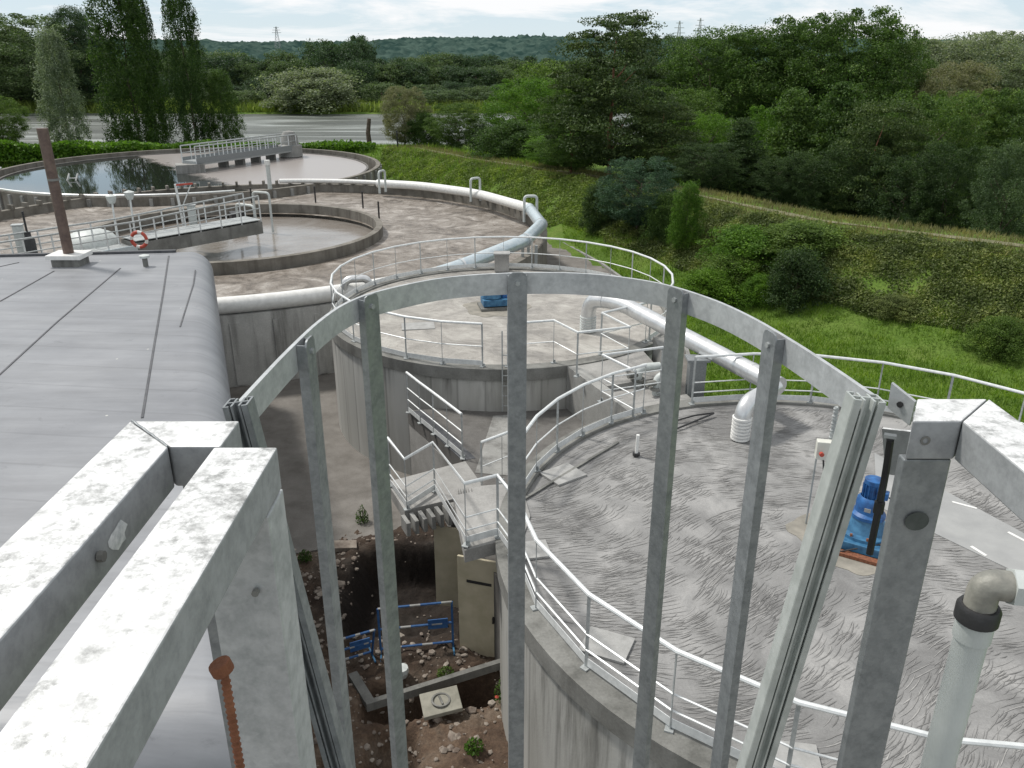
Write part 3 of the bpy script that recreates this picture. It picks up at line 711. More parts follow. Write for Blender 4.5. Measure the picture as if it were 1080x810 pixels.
# fans of trowel strokes left in the slab of the near tank
def m_stroke():
    m, t, b = nt('trowel_stroke'); g = t.nodes.new('ShaderNodeNewGeometry')
    c = ramp(t, g.outputs['Random Per Island'], [(0, (.135, .134, .131)), (.5, (.18, .178, .174)), (.72, (.215, .212, .207)), (.74, (.27, .268, .26)), (1, (.325, .32, .31))]).outputs[0]
    c = mixc(t, .8, c, ramp(t, noise(t, coords(t), 9, 6, .7), [(.3, (.75, .75, .75)), (.7, (1.3, 1.3, 1.3))]).outputs[0], 'MULTIPLY')
    t.links.new(c, b.inputs['Base Color']); b.inputs['Roughness'].default_value = .95; b.inputs['Specular IOR Level'].default_value = .1; return m
sk = MB(); q_ = random.Random(21)
for _ in range(1500):
    a_, r_ = q_.uniform(0, 6.28), 5.0*math.sqrt(q_.random()); cx, cy = NT[0]+r_*math.cos(a_), NT[1]+r_*math.sin(a_)
    if (cx-5.42)**2+(cy-10.8)**2 < 1.3: continue
    row = q_.uniform(.05, .45)+.5*math.sin(cx*.9+cy*.5); kk = q_.randint(3, 8); dirn = row+math.pi*.5+q_.uniform(-.25, .25)
    ln = q_.uniform(.14, .50); gap = q_.uniform(.04, .085); curv = q_.uniform(-.3, .6)
    for j in range(kk):
        px_, py_ = cx+math.cos(dirn)*gap*j+q_.uniform(-.03, .03), cy+math.sin(dirn)*gap*j; th = row+.09*j*curv+q_.uniform(-.08, .08); l_ = ln*q_.uniform(.6, 1.25); w_ = q_.uniform(.004, .014)
        up_ = []; dn_ = []
        for i in range(5):
            f = i/4-.5; bx_ = f*l_; by_ = curv*l_*.35*(f*f*4-1)*.5; hw = w_*(1-(2*f)**2*.85)*.5*q_.uniform(.7, 1.3)
            for lst, sgn in ((up_, 1), (dn_, -1)):
                X, Y = bx_, by_+sgn*hw; lst.append((px_+X*math.cos(th)-Y*math.sin(th), py_+X*math.sin(th)+Y*math.cos(th)))
        if max(math.hypot(p[0]-NT[0], p[1]-NT[1]) for p in up_) > 5.15: continue
        zz_ = [3.2045-.03*max(0, (math.hypot(p[0]-NT[0], p[1]-NT[1])-2.5)/2.72)+.0004*(j % 3) for p in up_]
        sk.add([(p[0], p[1], z) for p, z in zip(up_, zz_)]+[(p[0], p[1], z) for p, z in zip(dn_, zz_)], [(i, i+5, i+6, i+1) for i in range(4)])
so_ = sk.build('trowel_marks', m_stroke(), near); so_['kind'] = 'stuff'
# guard rails
def rail(label, pts, h=1.08, mids=(.55,), posts=None, every=1, toe=True, loc=None, closed=False, group=None, foot=True, post_mat='postm'):
    pts = [Vector(p) for p in pts]; r = thing('guard_rail', label, 'railing', pts[0], group)
    up = Vector((0, 0, h)); MB().tube([p+up for p in pts], .031, 8, closed=closed).build('top_rail', M['rail'], r, True)
    for m in mids: MB().tube([p+Vector((0, 0, m)) for p in pts], .015, 6, closed=closed).build('mid_rail', M['rail'], r, True)
    if toe:
        b = MB()
        for p, q in zip(pts, pts[1:]): b.bar(p+Vector((0, 0, .10)), q+Vector((0, 0, .10)), .008, .12)
        b.build('toe_board', M['rail'], r)
    for i in (posts if posts is not None else range(0, len(pts), every)):
        p = pts[i]; b = MB(); b.bar(p, p+up, .045, .012, (1, 0, 0) if i % 2 else (.7, .7, 0)); po = b.build('post', M[post_mat], r)
        b = MB(); b.box(p+Vector((0, 0, .012)), (.13, .1, .02), .4*i); b.box(p+Vector((.03, 0, .05)), (.03, .05, .07), .4*i); b.build('foot', M[post_mat], po)
    return r
rail('curved guard rail round the near tank roof, running front and right', arc(NT, 5.3, 3.22, 186, 466, 20), mids=(.5, .27), posts=range(0, 21))
rail('short curved guard rail on the near tank edge above the low slab', arc(NT, 5.3, 3.22, 166, 119, 5))
rail('guard rail round the far tank roof, sweeping behind the blue motor', arc(FT, 4.88, 3.22, -38, 265, 26), mids=(.52,))
rail('angular guard rail of the footbridge beside the silver elbow pipe', [Vector((x, y, 3.22)) for x, y in ((-.1, 18.25), (1.0, 18.5), (1.5, 17.6), (2.73, 18.0), (2.2, 19.1), (3.45, 20.0))], toe=False)
rail('bent guard rail on the near end of the footbridge', [Vector((x, y, 3.15)) for x, y in ((3.3, 16.8), (1.93, 16.3), (2.5, 15.35))], toe=False, mids=(.55, .25))
rail('straight guard rail on the left edge of the low slab', [Vector((-2.5, 18.0, 2.12)), Vector((-2.15, 17.4, 2.12)), Vector((-1.78, 16.8, 2.12)), Vector((-1.42, 16.2, 2.12)), Vector((-1.06, 15.6, 2.12))], h=1.05, mids=(.35, .65))
rail('guard rail climbing the concrete steps to the near tank landing', [Vector((-2.44, 14.4, 2.12)), Vector((-2.0, 13.5, 2.12)), Vector((-1.53, 14.2, 2.12)), Vector((-.70, 10.6, 3.22)), Vector((-.22, 10.85, 3.22)), Vector((.0, 10.3, 3.22))], mids=(.5, .27))
rail('dark short guard rail where the steps leave the low slab', [Vector((-.6, 14.2, 2.12)), Vector((-.2, 14.55, 2.12)), Vector((.25, 14.95, 2.12))], toe=False, mids=(.55,))

# link structure between the tanks
lk = thing('link_platform', 'concrete platform, steps and footbridge joining the two round tanks', 'platform', (0, 14, 0))
lowp = [(-2.55, 18.2), (-1.02, 15.5), (-.6, 14.3), (-.3, 12.4), (.1, 12.8), (.5, 13.8), (2.6, 15.6), (1.45, 18.3), (0, 18.1), (-1.6, 18.3)]
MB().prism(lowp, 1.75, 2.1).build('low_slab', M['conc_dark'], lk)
MB().prism([(q.x, q.y) for q in (at(520, 439, 2.1), at(548, 437, 2.1), at(548, 503, 2.1), at(501, 499, 2.1))], 2.1, 2.112).build('screed', M['conc'], lk)
MB().prism([(-2.53, 18.2), (-1.03, 15.42), (-.8, 15.7), (-2.2, 18.4)], 0, 1.752).build('wall', M['slab'], lk)
MB().prism([(-2.5, 18.12), (-1.06, 15.55), (-.78, 15.66), (-2.16, 18.2)], 2.098, 2.106).build('edge_strip', M['seam'], lk)
MB().prism([(-2.55, 14.6), (-2.05, 13.5), (-1.0, 14.0), (-.55, 14.35), (-1.0, 15.52)], 1.86, 2.105).build('low_landing', M['slab'], lk)
cb = MB()
for k in range(7): 
    f = k/6; cb.box((-2.0+.9*f, 13.24+.46*f, 1.93), (.075, .34, .28), .45)
cb.build('broken_edge', M['conc'], lk)
sb = MB()
for k in range(6):
    f = k/6; c = Vector((-.93+.42*f, 13.95-1.85*f, 2.1+1.06*(k+1)/6)); sb.box((c.x+.18, c.y, c.z-.12), (.56, .36, .22), .22)
sb.build('steps', M['slab'], lk)
MB().prism([(-1.0, 12.15), (-.72, 10.5), (-.2, 10.75), (.02, 10.15), (.3, 11.5), (.15, 12.6), (-.2, 12.5)], 2.98, 3.2).build('landing', M['slab'], lk)
MB().prism([(1.32, 18.35), (2.55, 15.45), (2.75, 15.55), (1.6, 18.4)], 0, 3.2).build('wall', M['conc'], lk)
MB().prism([(1.6, 18.4), (2.16, 17.1), (3.6, 17.7), (3.3, 19.6), (2.2, 18.9)], 2.9, 3.19).build('bridge_deck', M['slab'], lk)
MB().prism([(2.16, 17.1), (2.45, 16.3), (3.4, 16.7), (3.3, 17.58)], 2.8, 3.05).build('bridge_deck', M['slab'], lk)
MB().prism([(2.47, 16.25), (2.76, 15.56), (4.1, 15.95), (3.9, 16.8)], 2.8, 3.12).build('bridge_deck', M['slab'], lk)
MB().prism([(3.62, 17.4), (3.8, 17.4), (3.9, 19.6), (3.6, 19.7)], 0, 3.5).build('parapet', M['conc'], lk)
# wall under the landing, doors standing before it
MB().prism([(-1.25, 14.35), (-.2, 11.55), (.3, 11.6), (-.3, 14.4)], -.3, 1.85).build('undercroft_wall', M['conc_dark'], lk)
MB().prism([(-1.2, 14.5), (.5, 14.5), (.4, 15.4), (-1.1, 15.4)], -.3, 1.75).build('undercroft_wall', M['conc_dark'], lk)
def door(label, x, y, w, h, rz, z=-.15, slot=True):
    d = thing('steel_door', label, 'door', (x, y, z)); MB().box((x, y, z+h/2), (w, .05, h), rz).build('panel', M['cream'], d, bevel=.006)
    n = Vector((math.sin(rz), -math.cos(rz), 0)); u = Vector((math.cos(rz), math.sin(rz), 0))
    if slot: MB().box(Vector((x, y, z+h*.78))+n*.03+u*.03, (w*.62, .02, .05), rz).build('slot', M['black'], d)
    MB().box(Vector((x, y, z+h*.45))+n*.045+u*w*.4, (.03, .06, .12), rz).build('handle', M['black'], d)
door('cream steel door with black slot under the landing, nearer one', -.60, 11.98, .74, 2.2, -.30)
door('cream steel door panel partly in shade, deeper under the steps', -1.22, 13.55, .62, 1.85, -.25, slot=False)

# small ladder on the far tank
ld = thing('wall_ladder', 'small galvanised ladder on the wall of the far tank', 'ladder', (-.2, 18.0, 2.1)); b = MB()
for s in (-.16, .16): b.bar((-.07+s, 18.02, 2.15), (-.07+s, 18.02, 4.2), .03, .03)
b.build('stiles', M['postm'], ld)
for k in range(6): MB().bar((-.23, 18.02, 2.3+.26*k), (.09, 18.02, 2.3+.26*k), .02, .02).build('rung', M['postm'], ld)

# ------------------------------------------------------------------ pipes
def bend(pts, r=.35, n=6):
    pts = [Vector(p) for p in pts]; out = [pts[0]]
    for a, b, c in zip(pts, pts[1:], pts[2:]):
        l = min(r, (b-a).length*.48, (c-b).length*.48); p = b+(a-b).normalized()*l; q = b+(c-b).normalized()*l
        for i in range(n+1):
            t = i/n; out.append(p*(1-t)**2+b*2*t*(1-t)+q*t*t)
    out.append(pts[-1]); return out
def bands(path_pts, r, mat, name, parent):
    for p, d in path_pts:
        d = Vector(d).normalized(); MB().tube([Vector(p)-d*.04, Vector(p)+d*.04], r, 16).build(name, mat, parent, True)
# duct from the far tank over the grass
g = thing('silver_duct', 'silver duct with elbow rising from far tank roof, heading right', 'pipe', (2.05, 21.0, 3.2))
w = [(2.05, 21.0, 3.2), (2.05, 21.0, 4.05), (2.95, 19.9, 4.2), (5.45, 14.9, 3.98), (6.2, 13.4, 3.98)]
w = [(2.05, 21.0, 3.2), (2.05, 21.0, 4.1), (2.75, 20.2, 4.25), (5.35, 15.1, 4.0)]
MB().tube(bend(w, .5, 8), .2, 18).build('duct', M['alu'], g, True)
bands([((2.42, 20.57, 4.19), (.66, -.75, .1)), ((3.9, 17.95, 4.14), (.45, -.89, -.04)), ((5.0, 15.8, 4.03), (.45, -.89, -.04))], .21, M['alu'], 'clamp', g)
b = MB()
for k in range(6): b.tube([(2.05, 21, 3.22+k*.075), (2.05, 21, 3.25+k*.075)], .222, 16)
b.build('ribbed_sleeve', M['pvc'], g, True)
g2 = thing('silver_elbow_duct', 'silver elbow duct with ribbed white foot on the near tank', 'pipe', (4.45, 14.35, 3.2))
MB().tube(bend([(4.45, 14.35, 3.2), (4.45, 14.35, 3.95), (5.3, 15.15, 3.97)], .5, 10), .165, 18).build('duct', M['alu'], g2, True)
b = MB()
for k in range(7): b.tube([(4.45, 14.35, 3.22+k*.07), (4.45, 14.35, 3.255+k*.07)], .188, 18)
b.build('ribbed_sleeve', M['white'], g2, True)
sp = thing('duct_support', 'grey square column carrying the silver duct behind the near tank', 'support', (4.15, 16.35, 0)); MB().box((4.1, 16.9, 1.95), (.36, .3, 3.9)).build('column', M['steel'], sp); MB().box((4.1, 16.9, 3.93), (.5, .4, .05)).build('cap', M['steel'], sp)
# large main round the basin
BC = (-13.6, 39.4)
mp = thing('large_silver_main', 'long fat silver pipe along the basin wall, curving round its far side', 'pipe', (-9.3, 26.2, 2.2))
P1 = arc(BC, 15.15, 2.75, -92, -44, 14)
P2 = [tuple(P1[-1]), (-1.9, 29.8, 2.8), (.55, 33.4, 3.0), (1.35, 37.3, 2.9), (.9, 42.3, 2.75), (-2.0, 48.0, 2.6), (-5.6, 51.3, 2.55), (-8.5, 52.6, 2.5)]
MB().tube(bend(P1, .6), .27, 18).build('pipe_run', M['white'], mp, True)
MB().tube(bend(P2[:5], .6), .27, 18).build('pipe_run', M['alu_blue'], mp, True)
MB().tube(bend(P2[4:], 1.5), .25, 16).build('pipe_run', M['white'], mp, True)
tp = MB().tube(arc(BC, 14.9, 2.42, 68, 96, 12), .14, 12).build('thin_run', M['white'], mp, True)
for (p, d) in (((.55, 33.4, 3.0), (1.6, 2.6, 0)), ((1.33, 37.3, 2.9), (.1, 1, 0)), ((-1.9, 29.8, 2.8), (1, 1.1, .1))): bands([(p, d)], .30, M['alu'], 'clamp', mp)
b = MB()
for x, y in ((.45, 33.9), (1.0, 33.4), (.7, 34.4)): b.box((x, y, 1.4), (.12, .12, 2.8))
b.build('support_legs', M['postm'], mp)
def hoop_u(px, py, label):
    p = at(px, py, 2.2); g = thing('pipe_hoop', label, 'hoop', p, 'hoops straddling the basin main')
    d = Vector((BC[0]-p.x, BC[1]-p.y, 0)).normalized(); a, c = p-d*.3, p+d*.35
    MB().tube(bend([a, a+Vector((0, 0, 1.3)), c+Vector((0, 0, 1.3)), c], .2, 5), .07, 10).build('tube', M['pvc'], g, True)
hoop_u(404, 203, 'grey inverted U hoop over the main, farthest of three'); hoop_u(502, 212, 'grey inverted U hoop over the main, middle of three'); hoop_u(560, 234, 'grey inverted U hoop over the main, nearest of three by the bend')

# ------------------------------------------------------------------ basins
def ringwall(name, mat, c, r, th, z0, z1, parent, seg=128): return MB().lathe((*c, 0), [(r-th, z0), (r, z0), (r, z1), (r-th, z1), (r-th, z0)], seg).build(name, mat, parent, True)
bs = thing('aeration_basin', 'wide open concrete basin full of churning brown water', 'basin', (*BC, 0))
ringwall('outer_wall', M['rim'], BC, 15.3, .35, 0, 2.2, bs, 160)
for k in range(46):
    a = R(20+k*3.2+0); MB().box((BC[0]+15.05*math.cos(a), BC[1]+15.05*math.sin(a), 2.32), (.42, .14, .24), a).build('pipe_bracket', M['rim'], bs)
ringwall('inner_ring', M['rim'], (-13.62, 39.9), 7.2, .32, .4, 2.2, bs)
ww = MB().lathe((*BC, 0), [(7.0, 1.72), (15.0, 1.72)], 96).build('basin_water', M['sludge']); struct(ww)
ww = MB().lathe((-13.62, 39.9, 0), [(.001, 1.55), (6.95, 1.55)], 64).build('ring_water', M['settled']); struct(ww)
# straight facing wall below the main
fw = MB()
for k in range(7):
    a = arc(BC, 15.385, 0, -62-5*k, -62-5*k+.4, 1)[0]; fw.box((a.x, a.y, 1.15), (.3, .05, 2.1), R(-62-5*k+90))
fw.build('joint_strips', M['facing'], bs)
MB().lathe((*BC, 0), [(15.31, .02), (15.36, .02), (15.36, 2.46), (15.0, 2.46), (15.0, 2.1)], 40, R(-98), R(-36)).build('facing', M['facing'], bs)

CC = (-23.8, 62.5)
cl = thing('settling_tank', 'far round settling tank half dark water, half pinkish scum with painted sky reflection', 'tank', (*CC, 0))
ringwall('outer_wall', M['rim'], CC, 13.8, .3, 0, 2.25, cl, 160)
ringwall('launder', M['conc_dark'], CC, 12.9, .15, 1.2, 2.0, cl, 160)
rb_ = MB()
for k in range(40):
    a = R(-90+k*5-60); rb_.box((CC[0]+13.85*math.cos(a), CC[1]+13.85*math.sin(a), 1.1), (.14, .2, 2.1), a)
rb_.build('ribs', M['conc'], cl)
MB().tube(arc(CC, 13.7, 2.36, 185, 300, 30), .06, 6).build('rim_rail', M['rail'], cl, True)
cw = MB().lathe((*CC, 0), [(.001, 1.95), (12.8, 1.95)], 96).build('settling_water', M['clar']); struct(cw)
# scraper bridge on the settling tank
A, B = Vector((-24.4, 63.5, 2.6)), Vector((-17.9, 74.3, 2.6))
A = at(200, 172, 2.6); B = at(306, 157, 2.6)
sbg = thing('scraper_bridge', 'grey scraper bridge with rails spanning to the middle of settling tank', 'bridge', A)
d = (B-A).normalized(); s = Vector((-d.y, d.x, 0)); s = s if s.y < 0 else -s
MB().bar(A, B, 1.5, .3).build('deck', M['postm'], sbg)
for k, sg in enumerate((-1, 1)):
    q = s*.72*sg; b = MB(); b.tube([A+q+Vector((0, 0, 1.2)), B+q+Vector((0, 0, 1.2))], .05, 6); b.tube([A+q+Vector((0, 0, .7)), B+q+Vector((0, 0, .7))], .03, 6); b.build('handrail', M['postm'], sbg)
    n = 12
    for i in range(n+1): p = A.lerp(B, i/n)+q; MB().bar(p, p+Vector((0, 0, 1.2)), .06, .06).build('rail_post', M['rail'], sbg)
    MB().bar(A+q*1.05+Vector((0, 0, .18)), B+q*1.05+Vector((0, 0, .18)), .04, .42).build('side_plate', M['steel'], sbg)
for i in range(5): p = A.lerp(B, .3+i*.16); MB().box(p+Vector((0, 0, -.45)), (.25, .9, .7), math.atan2(d.y, d.x)).build('hanger', M['kerb'], sbg)
MB().box(A+Vector((0, 0, -.35)), (2.0, 1.4, .6), .4).build('bearing_block', M['conc'], sbg)
MB().lathe((B.x, B.y, 0), [(1.0, 2.0), (1.0, 2.9), (.75, 3.0), (.7, 3.6), (.45, 4.0), (.001, 4.1)], 20).build('drive_dome', M['conc'], sbg, True)
# walkway to the inner ring
A = Vector((-21.5, 27.6, 2.55)); B = at(268, 238, 2.55)
wk = thing('ring_walkway', 'long walkway with rails running out over the inner ring', 'walkway', A)
d = (B-A).normalized(); s = Vector((d.y, -d.x, 0)); K = A.lerp(B, .58)
MB().bar(A, K, 1.3, .16).build('deck', M['postm'], wk); MB().bar(A+s*.66, K+s*.66, .06, .4).build('side_plate', M['alu_blue'], wk)
MB().bar(K, B, 1.4, .55).build('concrete_beam', M['kerb'], wk); MB().bar(K+Vector((0, 0, .36)), B+Vector((0, 0, .36)), 1.3, .03).build('deck', M['postm'], wk)
for sg in (-1, 1):
    q = s*.62*sg; z1 = Vector((0, 0, 1.15)); b = MB(); b.tube([A+q+z1, K+q+z1, B+q+z1+Vector((0, 0, .3))], .04, 6); b.tube([A+q+z1*.55, K+q+z1*.55, B+q+z1*.6+Vector((0, 0, .2))], .025, 6); b.build('handrail', M['postm'], wk)
    for i in range(15): p = A.lerp(B, i/14)+q; MB().bar(p, p+z1+(Vector((0, 0, .3*max(0, i-8)/6))), .05, .05).build('post', M['rail'], wk)
def inv_u(p, dirn, w, h, label, r=.06):
    g = thing('tube_hoop', label, 'hoop', p, 'hoops at the end of the ring walkway'); dd = Vector(dirn).normalized()*w; MB().tube(bend([p, p+Vector((0, 0, h)), p+dd+Vector((0, 0, h)), p+dd], .2, 5), r, 8).build('tube', M['pvc'], g, True)
inv_u(at(271, 248, 2.0), (-1, .6, 0), 1.2, 1.4, 'bent grey tube over the end of the ring walkway')
inv_u(at(288, 245, 1.6), (-1, .4, 0), 1.0, 2.0, 'bent grey tube dipping into the ring water')
p = at(252, 243, 1.3); tag(MB().box(p+Vector((0, 0, .3)), (.7, .7, 1.4), .5).build('outlet_box', M['black'], at_=p), 'dark outlet box below the end of the concrete beam', 'box')
# instruments on the walkway
def stand(px, py, h, label):
    p = at(px, py, 2.6); g = thing('sensor_stand', label, 'sensor', p, 'sensor heads along the ring walkway')
    MB().tube([p, p+Vector((.05, 0, h))], .04, 7).build('pole', M['rail'], g); MB().lathe((p.x+.05, p.y, p.z+h-.05), [(.001, 0), (.12, 0), (.2, .2), (.22, .32), (.001, .4)], 12).build('head', M['pvc'], g, True)
stand(124, 252, 1.6, 'white headed sensor pole, left of two on the ring walkway'); stand(143, 250, 1.7, 'white headed sensor pole, right of two on the ring walkway')
p = at(194, 240, 2.6); g = thing('davit_hoist', 'small davit hoist with red arm on the ring walkway', 'hoist', p)
MB().tube([p, p+Vector((-.1, 0, 2.0))], .06, 8).build('mast', M['rail'], g); MB().bar(p+Vector((-.1, 0, 1.95)), p+Vector((.7, 0, 2.02)), .06, .08).build('arm', M['red'], g); MB().bar(p+Vector((.1, 0, 1.0)), p+Vector((.6, 0, 1.95)), .04, .04).build('brace', M['rail'], g)
for px, py, h, lb in ((205, 242, 1.1, 'grey control cabinet near the davit hoist'), (26, 272, 1.3, 'tall grey cabinet at the left start of the ring walkway')):
    p = at(px, py, 2.6); c = thing('control_cabinet', lb, 'cabinet', p); MB().box(p+Vector((0, 0, h/2)), (.35, .3, h), .3).build('body', M['pvc'], c, bevel=.02); MB().box(p+Vector((0, 0, h+.02)), (.42, .36, .04), .3).build('lid', M['postm'], c)
p = at(35, 274, 2.6); c = thing('gate_actuator', 'dark gate valve actuator with rising spindle by the tall cabinet', 'valve', p); MB().lathe(p, [(.001, 0), (.22, 0), (.22, .8), (.12, .95), (.12, 1.1), (.001, 1.1)], 12).build('gearbox', M['black'], c, True); MB().tube([p+Vector((0, 0, 1.0)), p+Vector((0, 0, 1.9))], .04, 6).build('spindle', M['black'], c)
# life ring
p = at(148, 252, 3.2); lr = thing('life_ring', 'red and white life ring hung on the walkway rail', 'life ring', p)
n = 24
for q in range(4):
    for cc, a0, a1 in (('red', 0, 62), ('white', 62, 90)):
        MB().tube([p+Vector((.30*math.cos(R(q*90+a)), -.12, .30*math.sin(R(q*90+a)))) for a in np.linspace(a0, a1, 7)], .07, 8).build('band', M[cc], lr, True)
# domed cover lying at the walkway
p = at(98, 262, 2.4); dc = MB().lathe(p, [(1.15, 0), (1.1, .3), (.85, .62), (.45, .8), (.001, .85)], 20).build('domed_cover', M['pvc'], at_=p, smooth=True); tag(dc, 'pale domed plastic cover behind the walkway rail', 'cover')
# thin marker poles in the water
for i, (px, py) in enumerate(((266, 216), (333, 214), (383, 220), (400, 232))):
    p = at(px, py, 1.7); o = MB().tube([p, p+Vector((0, 0, 1.0))], .05, 6).build('marker_pole', M['black'], at_=p); tag(o, ('thin dark pole in the basin, %s of four past the ring' % ('first from left', 'second from left', 'third from left', 'rightmost')[i]), 'pole', 'poles in the basin water')
p = at(285, 200, 2.2); g = thing('sampling_post', 'white topped grey sampling post on the basin wall', 'post', p); MB().tube([p, p+Vector((0, 0, 1.5))], .13, 10).build('shaft', M['pvc'], g, True); MB().tube([p+Vector((0, 0, 1.5)), p+Vector((0, 0, 1.8))], .17, 10).build('cap', M['white'], g, True)
p = at(74, 212, .6); g = thing('access_ladder', 'small white ladder leaning on the settling tank wall', 'ladder', p); b = MB()
for sx in (-.3, .3): b.bar(p+Vector((sx-.3, 0, 0)), p+Vector((sx+.3, .6, 1.8)), .08, .08)
b.build('stiles', M['white'], g); b = MB()
for k in range(5): f = .15+k*.17; b.bar(p+Vector((-.6+.6*f, .6*f, 1.8*f)), p+Vector((.6*f, .6*f, 1.8*f)), .05, .05)
b.build('rungs', M['white'], g)
p = at(420, 168, .8); tag(MB().tube([p, p+Vector((0, 0, 2.6))], .07, 6).build('marker_post', M['black'], at_=p), 'thin dark post on the slope right of the settling tank', 'post')

# ------------------------------------------------------------------ building roof, left
RZ = 4.7; P0 = Vector((-8.99, 24.0, 0)); u = Vector((.350, -.937, 0)); v = Vector((-.99, -.12, 0)); Lr = 19.1
bd = thing('service_building', 'building with grey membrane roof and rounded edges at left', 'building', (-10, 14, 0))
def sec(s, dz=0, zero=False):
    o = P0+u*s; pr = [(16, 0), (8, 0), (1.0, 0)]+[(.6*(1-math.sin(R(a))), -(1-math.cos(R(a)))*.6) for a in range(0, 91, 9)]+[(0, -RZ)]
    return [o+v*a+Vector((0, 0, max(0, RZ+b+dz))) for a, b in pr]
rows = [sec(0, 0)]; Ls = [0, 6, 12, Lr]
rows = [sec(x) for x in Ls]+[sec(Lr+.7*math.sin(R(a)), -.7*(1-math.cos(R(a)))) for a in range(15, 91, 15)]
nn = len(rows[0]); mb = MB()
for r_ in rows: mb.v += [tuple(q) for q in r_]
for i in range(len(rows)-1):
    for k in range(nn-1): mb.f.append((i*nn+k, i*nn+k+1, (i+1)*nn+k+1, (i+1)*nn+k))
last = [Vector((q[0], q[1], 0)) for q in rows[-1]]; o = len(mb.v); mb.v += [tuple(q) for q in last]; i = len(rows)-1
for k in range(nn-1): mb.f.append((i*nn+k, i*nn+k+1, o+k+1, o+k))
first = [Vector((q[0], q[1], 0)) for q in rows[0]]; o = len(mb.v); mb.v += [tuple(q) for q in first]
for k in range(nn-1): mb.f.append((k+1, k, o+k, o+k+1))
mb.build('roof', M['membrane'], bd, True)
def seamline(pts, w=.035, h=.012):
    b = MB()
    for a, c in zip(pts, pts[1:]): b.bar(at(*a, RZ)+Vector((0, 0, .006)), at(*c, RZ)+Vector((0, 0, .006)), w, h)
    b.build('seam', M['seam'], bd)
seamline([(-60, 444), (0, 395), (60, 340), (127, 283)]); seamline([(150, 441), (163, 362), (172, 310), (178, 270)], .04); seamline([(0, 318), (57, 286)]); seamline([(206, 285), (204, 300), (190, 345)], .03); seamline([(-40, 290), (20, 277)], .03)
b = MB(); b.bar(P0+v*1.0+Vector((0, .02, RZ+.03)), P0+v*16+Vector((0, .02, RZ+.03)), .12, .08); b.build('edge_trim', M['seam'], bd)
p = at(75, 279, RZ); g = thing('roof_vent_pipe', 'tall brown pipe on a white base box on membrane roof', 'pipe', p)
MB().box(p+Vector((0, 0, .12)), (.75, .6, .24)).build('base_box', M['kerb'], g); MB().box(p+Vector((0, 0, .27)), (.95, .75, .12)).build('base_lid', M['white'], g, bevel=.01)
MB().tube([p+Vector((0, 0, .3)), p+Vector((-.02, 0, 3.65))], .14, 14).build('pipe', M['brown'], g, True); MB().tube([p+Vector((0, 0, 2.3)), p+Vector((0, 0, 2.36))], .155, 14).build('collar', M['kerb'], g, True)
p = at(154, 281, RZ); g = thing('roof_vent', 'small stubby roof vent right of the brown pipe', 'vent', p); MB().tube([p, p+Vector((0, 0, .25))], .07, 10).build('stub', M['kerb'], g); MB().lathe(p+Vector((0, 0, .25)), [(.001, .1), (.14, .06), (.14, 0), (.001, 0)], 12).build('cowl', M['pvc'], g)

# ------------------------------------------------------------------ motors and fittings
def motor_near():
    c = Vector((5.42, 10.75, 3.21)); g = thing('agitator_motor', 'bright blue agitator motor on a rusty square frame, near tank', 'motor', c); rz = -.55
    mrot = Matrix.Rotation(rz, 3, 'Z'); q = lambda x, y, z: c+mrot @ Vector((x, y, z))
    b = MB(); 
    for x0, y0, x1, y1 in ((-.56, -.56, .56, -.56), (.56, -.56, .56, .56), (.56, .56, -.56, .56), (-.56, .56, -.56, -.56)): b.bar(q(x0, y0, .03), q(x1, y1, .03), .12, .05)
    b.build('rusty_frame', M['rust'], g); MB().box(q(0, 0, .11), (.94, .94, .14), rz).build('base_plate', M['blue_old'], g, bevel=.01)
    MB().lathe(c, [(.40, .18), (.40, .23), (.31, .25), (.25, .38), (.22, .46)], 24).build('flange', M['blue_old'], g, True)
    MB().lathe(c, [(.22, .46), (.25, .46), (.25, .51), (.2, .55), (.2, .74), (.15, .8)], 24).build('gearbox', M['blue'], g, True)
    MB().lathe(c, [(.12, .78), (.12, 1.0), (.135, 1.01), (.135, 1.08), (.001, 1.11)], 20).build('motor_body', M['blue'], g, True)
    f = MB()
    for k in range(16): a = 2*math.pi*k/16; f.box(c+Vector((.13*math.cos(a), .13*math.sin(a), .9)), (.03, .01, .2), a)
    f.build('cooling_fins', M['blue'], g); MB().box(q(.17, -.05, .88), (.13, .12, .12), rz).build('terminal_box', M['blue'], g, bevel=.01)
    b = MB()
    for k in range(10): a = 2*math.pi*k/10; b.tube([c+Vector((.38*math.cos(a), .38*math.sin(a), .23)), c+Vector((.38*math.cos(a), .38*math.sin(a), .27))], .02, 6)
    b.build('bolts', M['rust'], g)
    MB().box(q(.0, -.205, .64), (.09, .01, .06), rz).build('rating_plate', M['plate'], g)
    MB().tube(bend([q(.24, -.05, .86), q(.42, -.1, .8), q(.46, -.2, .25), q(-.3, -.62, .04), c+Vector((-.75, .35, .02))], .12), .012, 6).build('cable', M['black'], g)
    MB().tube([q(-.23, .1, .66), q(-.31, .12, .66)], .035, 10).build('oil_plug', M['rust'], g)
motor_near()
c = at(522, 326, 3.21); c = Vector((-.5, 23.2, 3.21)); g = thing('agitator_motor', 'small blue motor on a dark frame in the centre of far tank', 'motor', c)
MB().box(c+Vector((0, 0, .04)), (.95, .75, .07), .2).build('frame', M['kerb'], g); MB().box(c+Vector((0, 0, .2)), (.78, .58, .20), .2).build('base_plate', M['blue_old'], g, bevel=.02)
MB().lathe(c+Vector((-.1, 0, .32)), [(.3, 0), (.28, .15), (.2, .2), (.001, .2)], 16).build('gearbox', M['blue_old'], g, True); MB().lathe(c+Vector((.28, .05, .3)), [(.12, 0), (.12, .2), (.10, .25), (.10, .6), (.001, .64)], 14).build('motor_body', M['blue'], g, True)
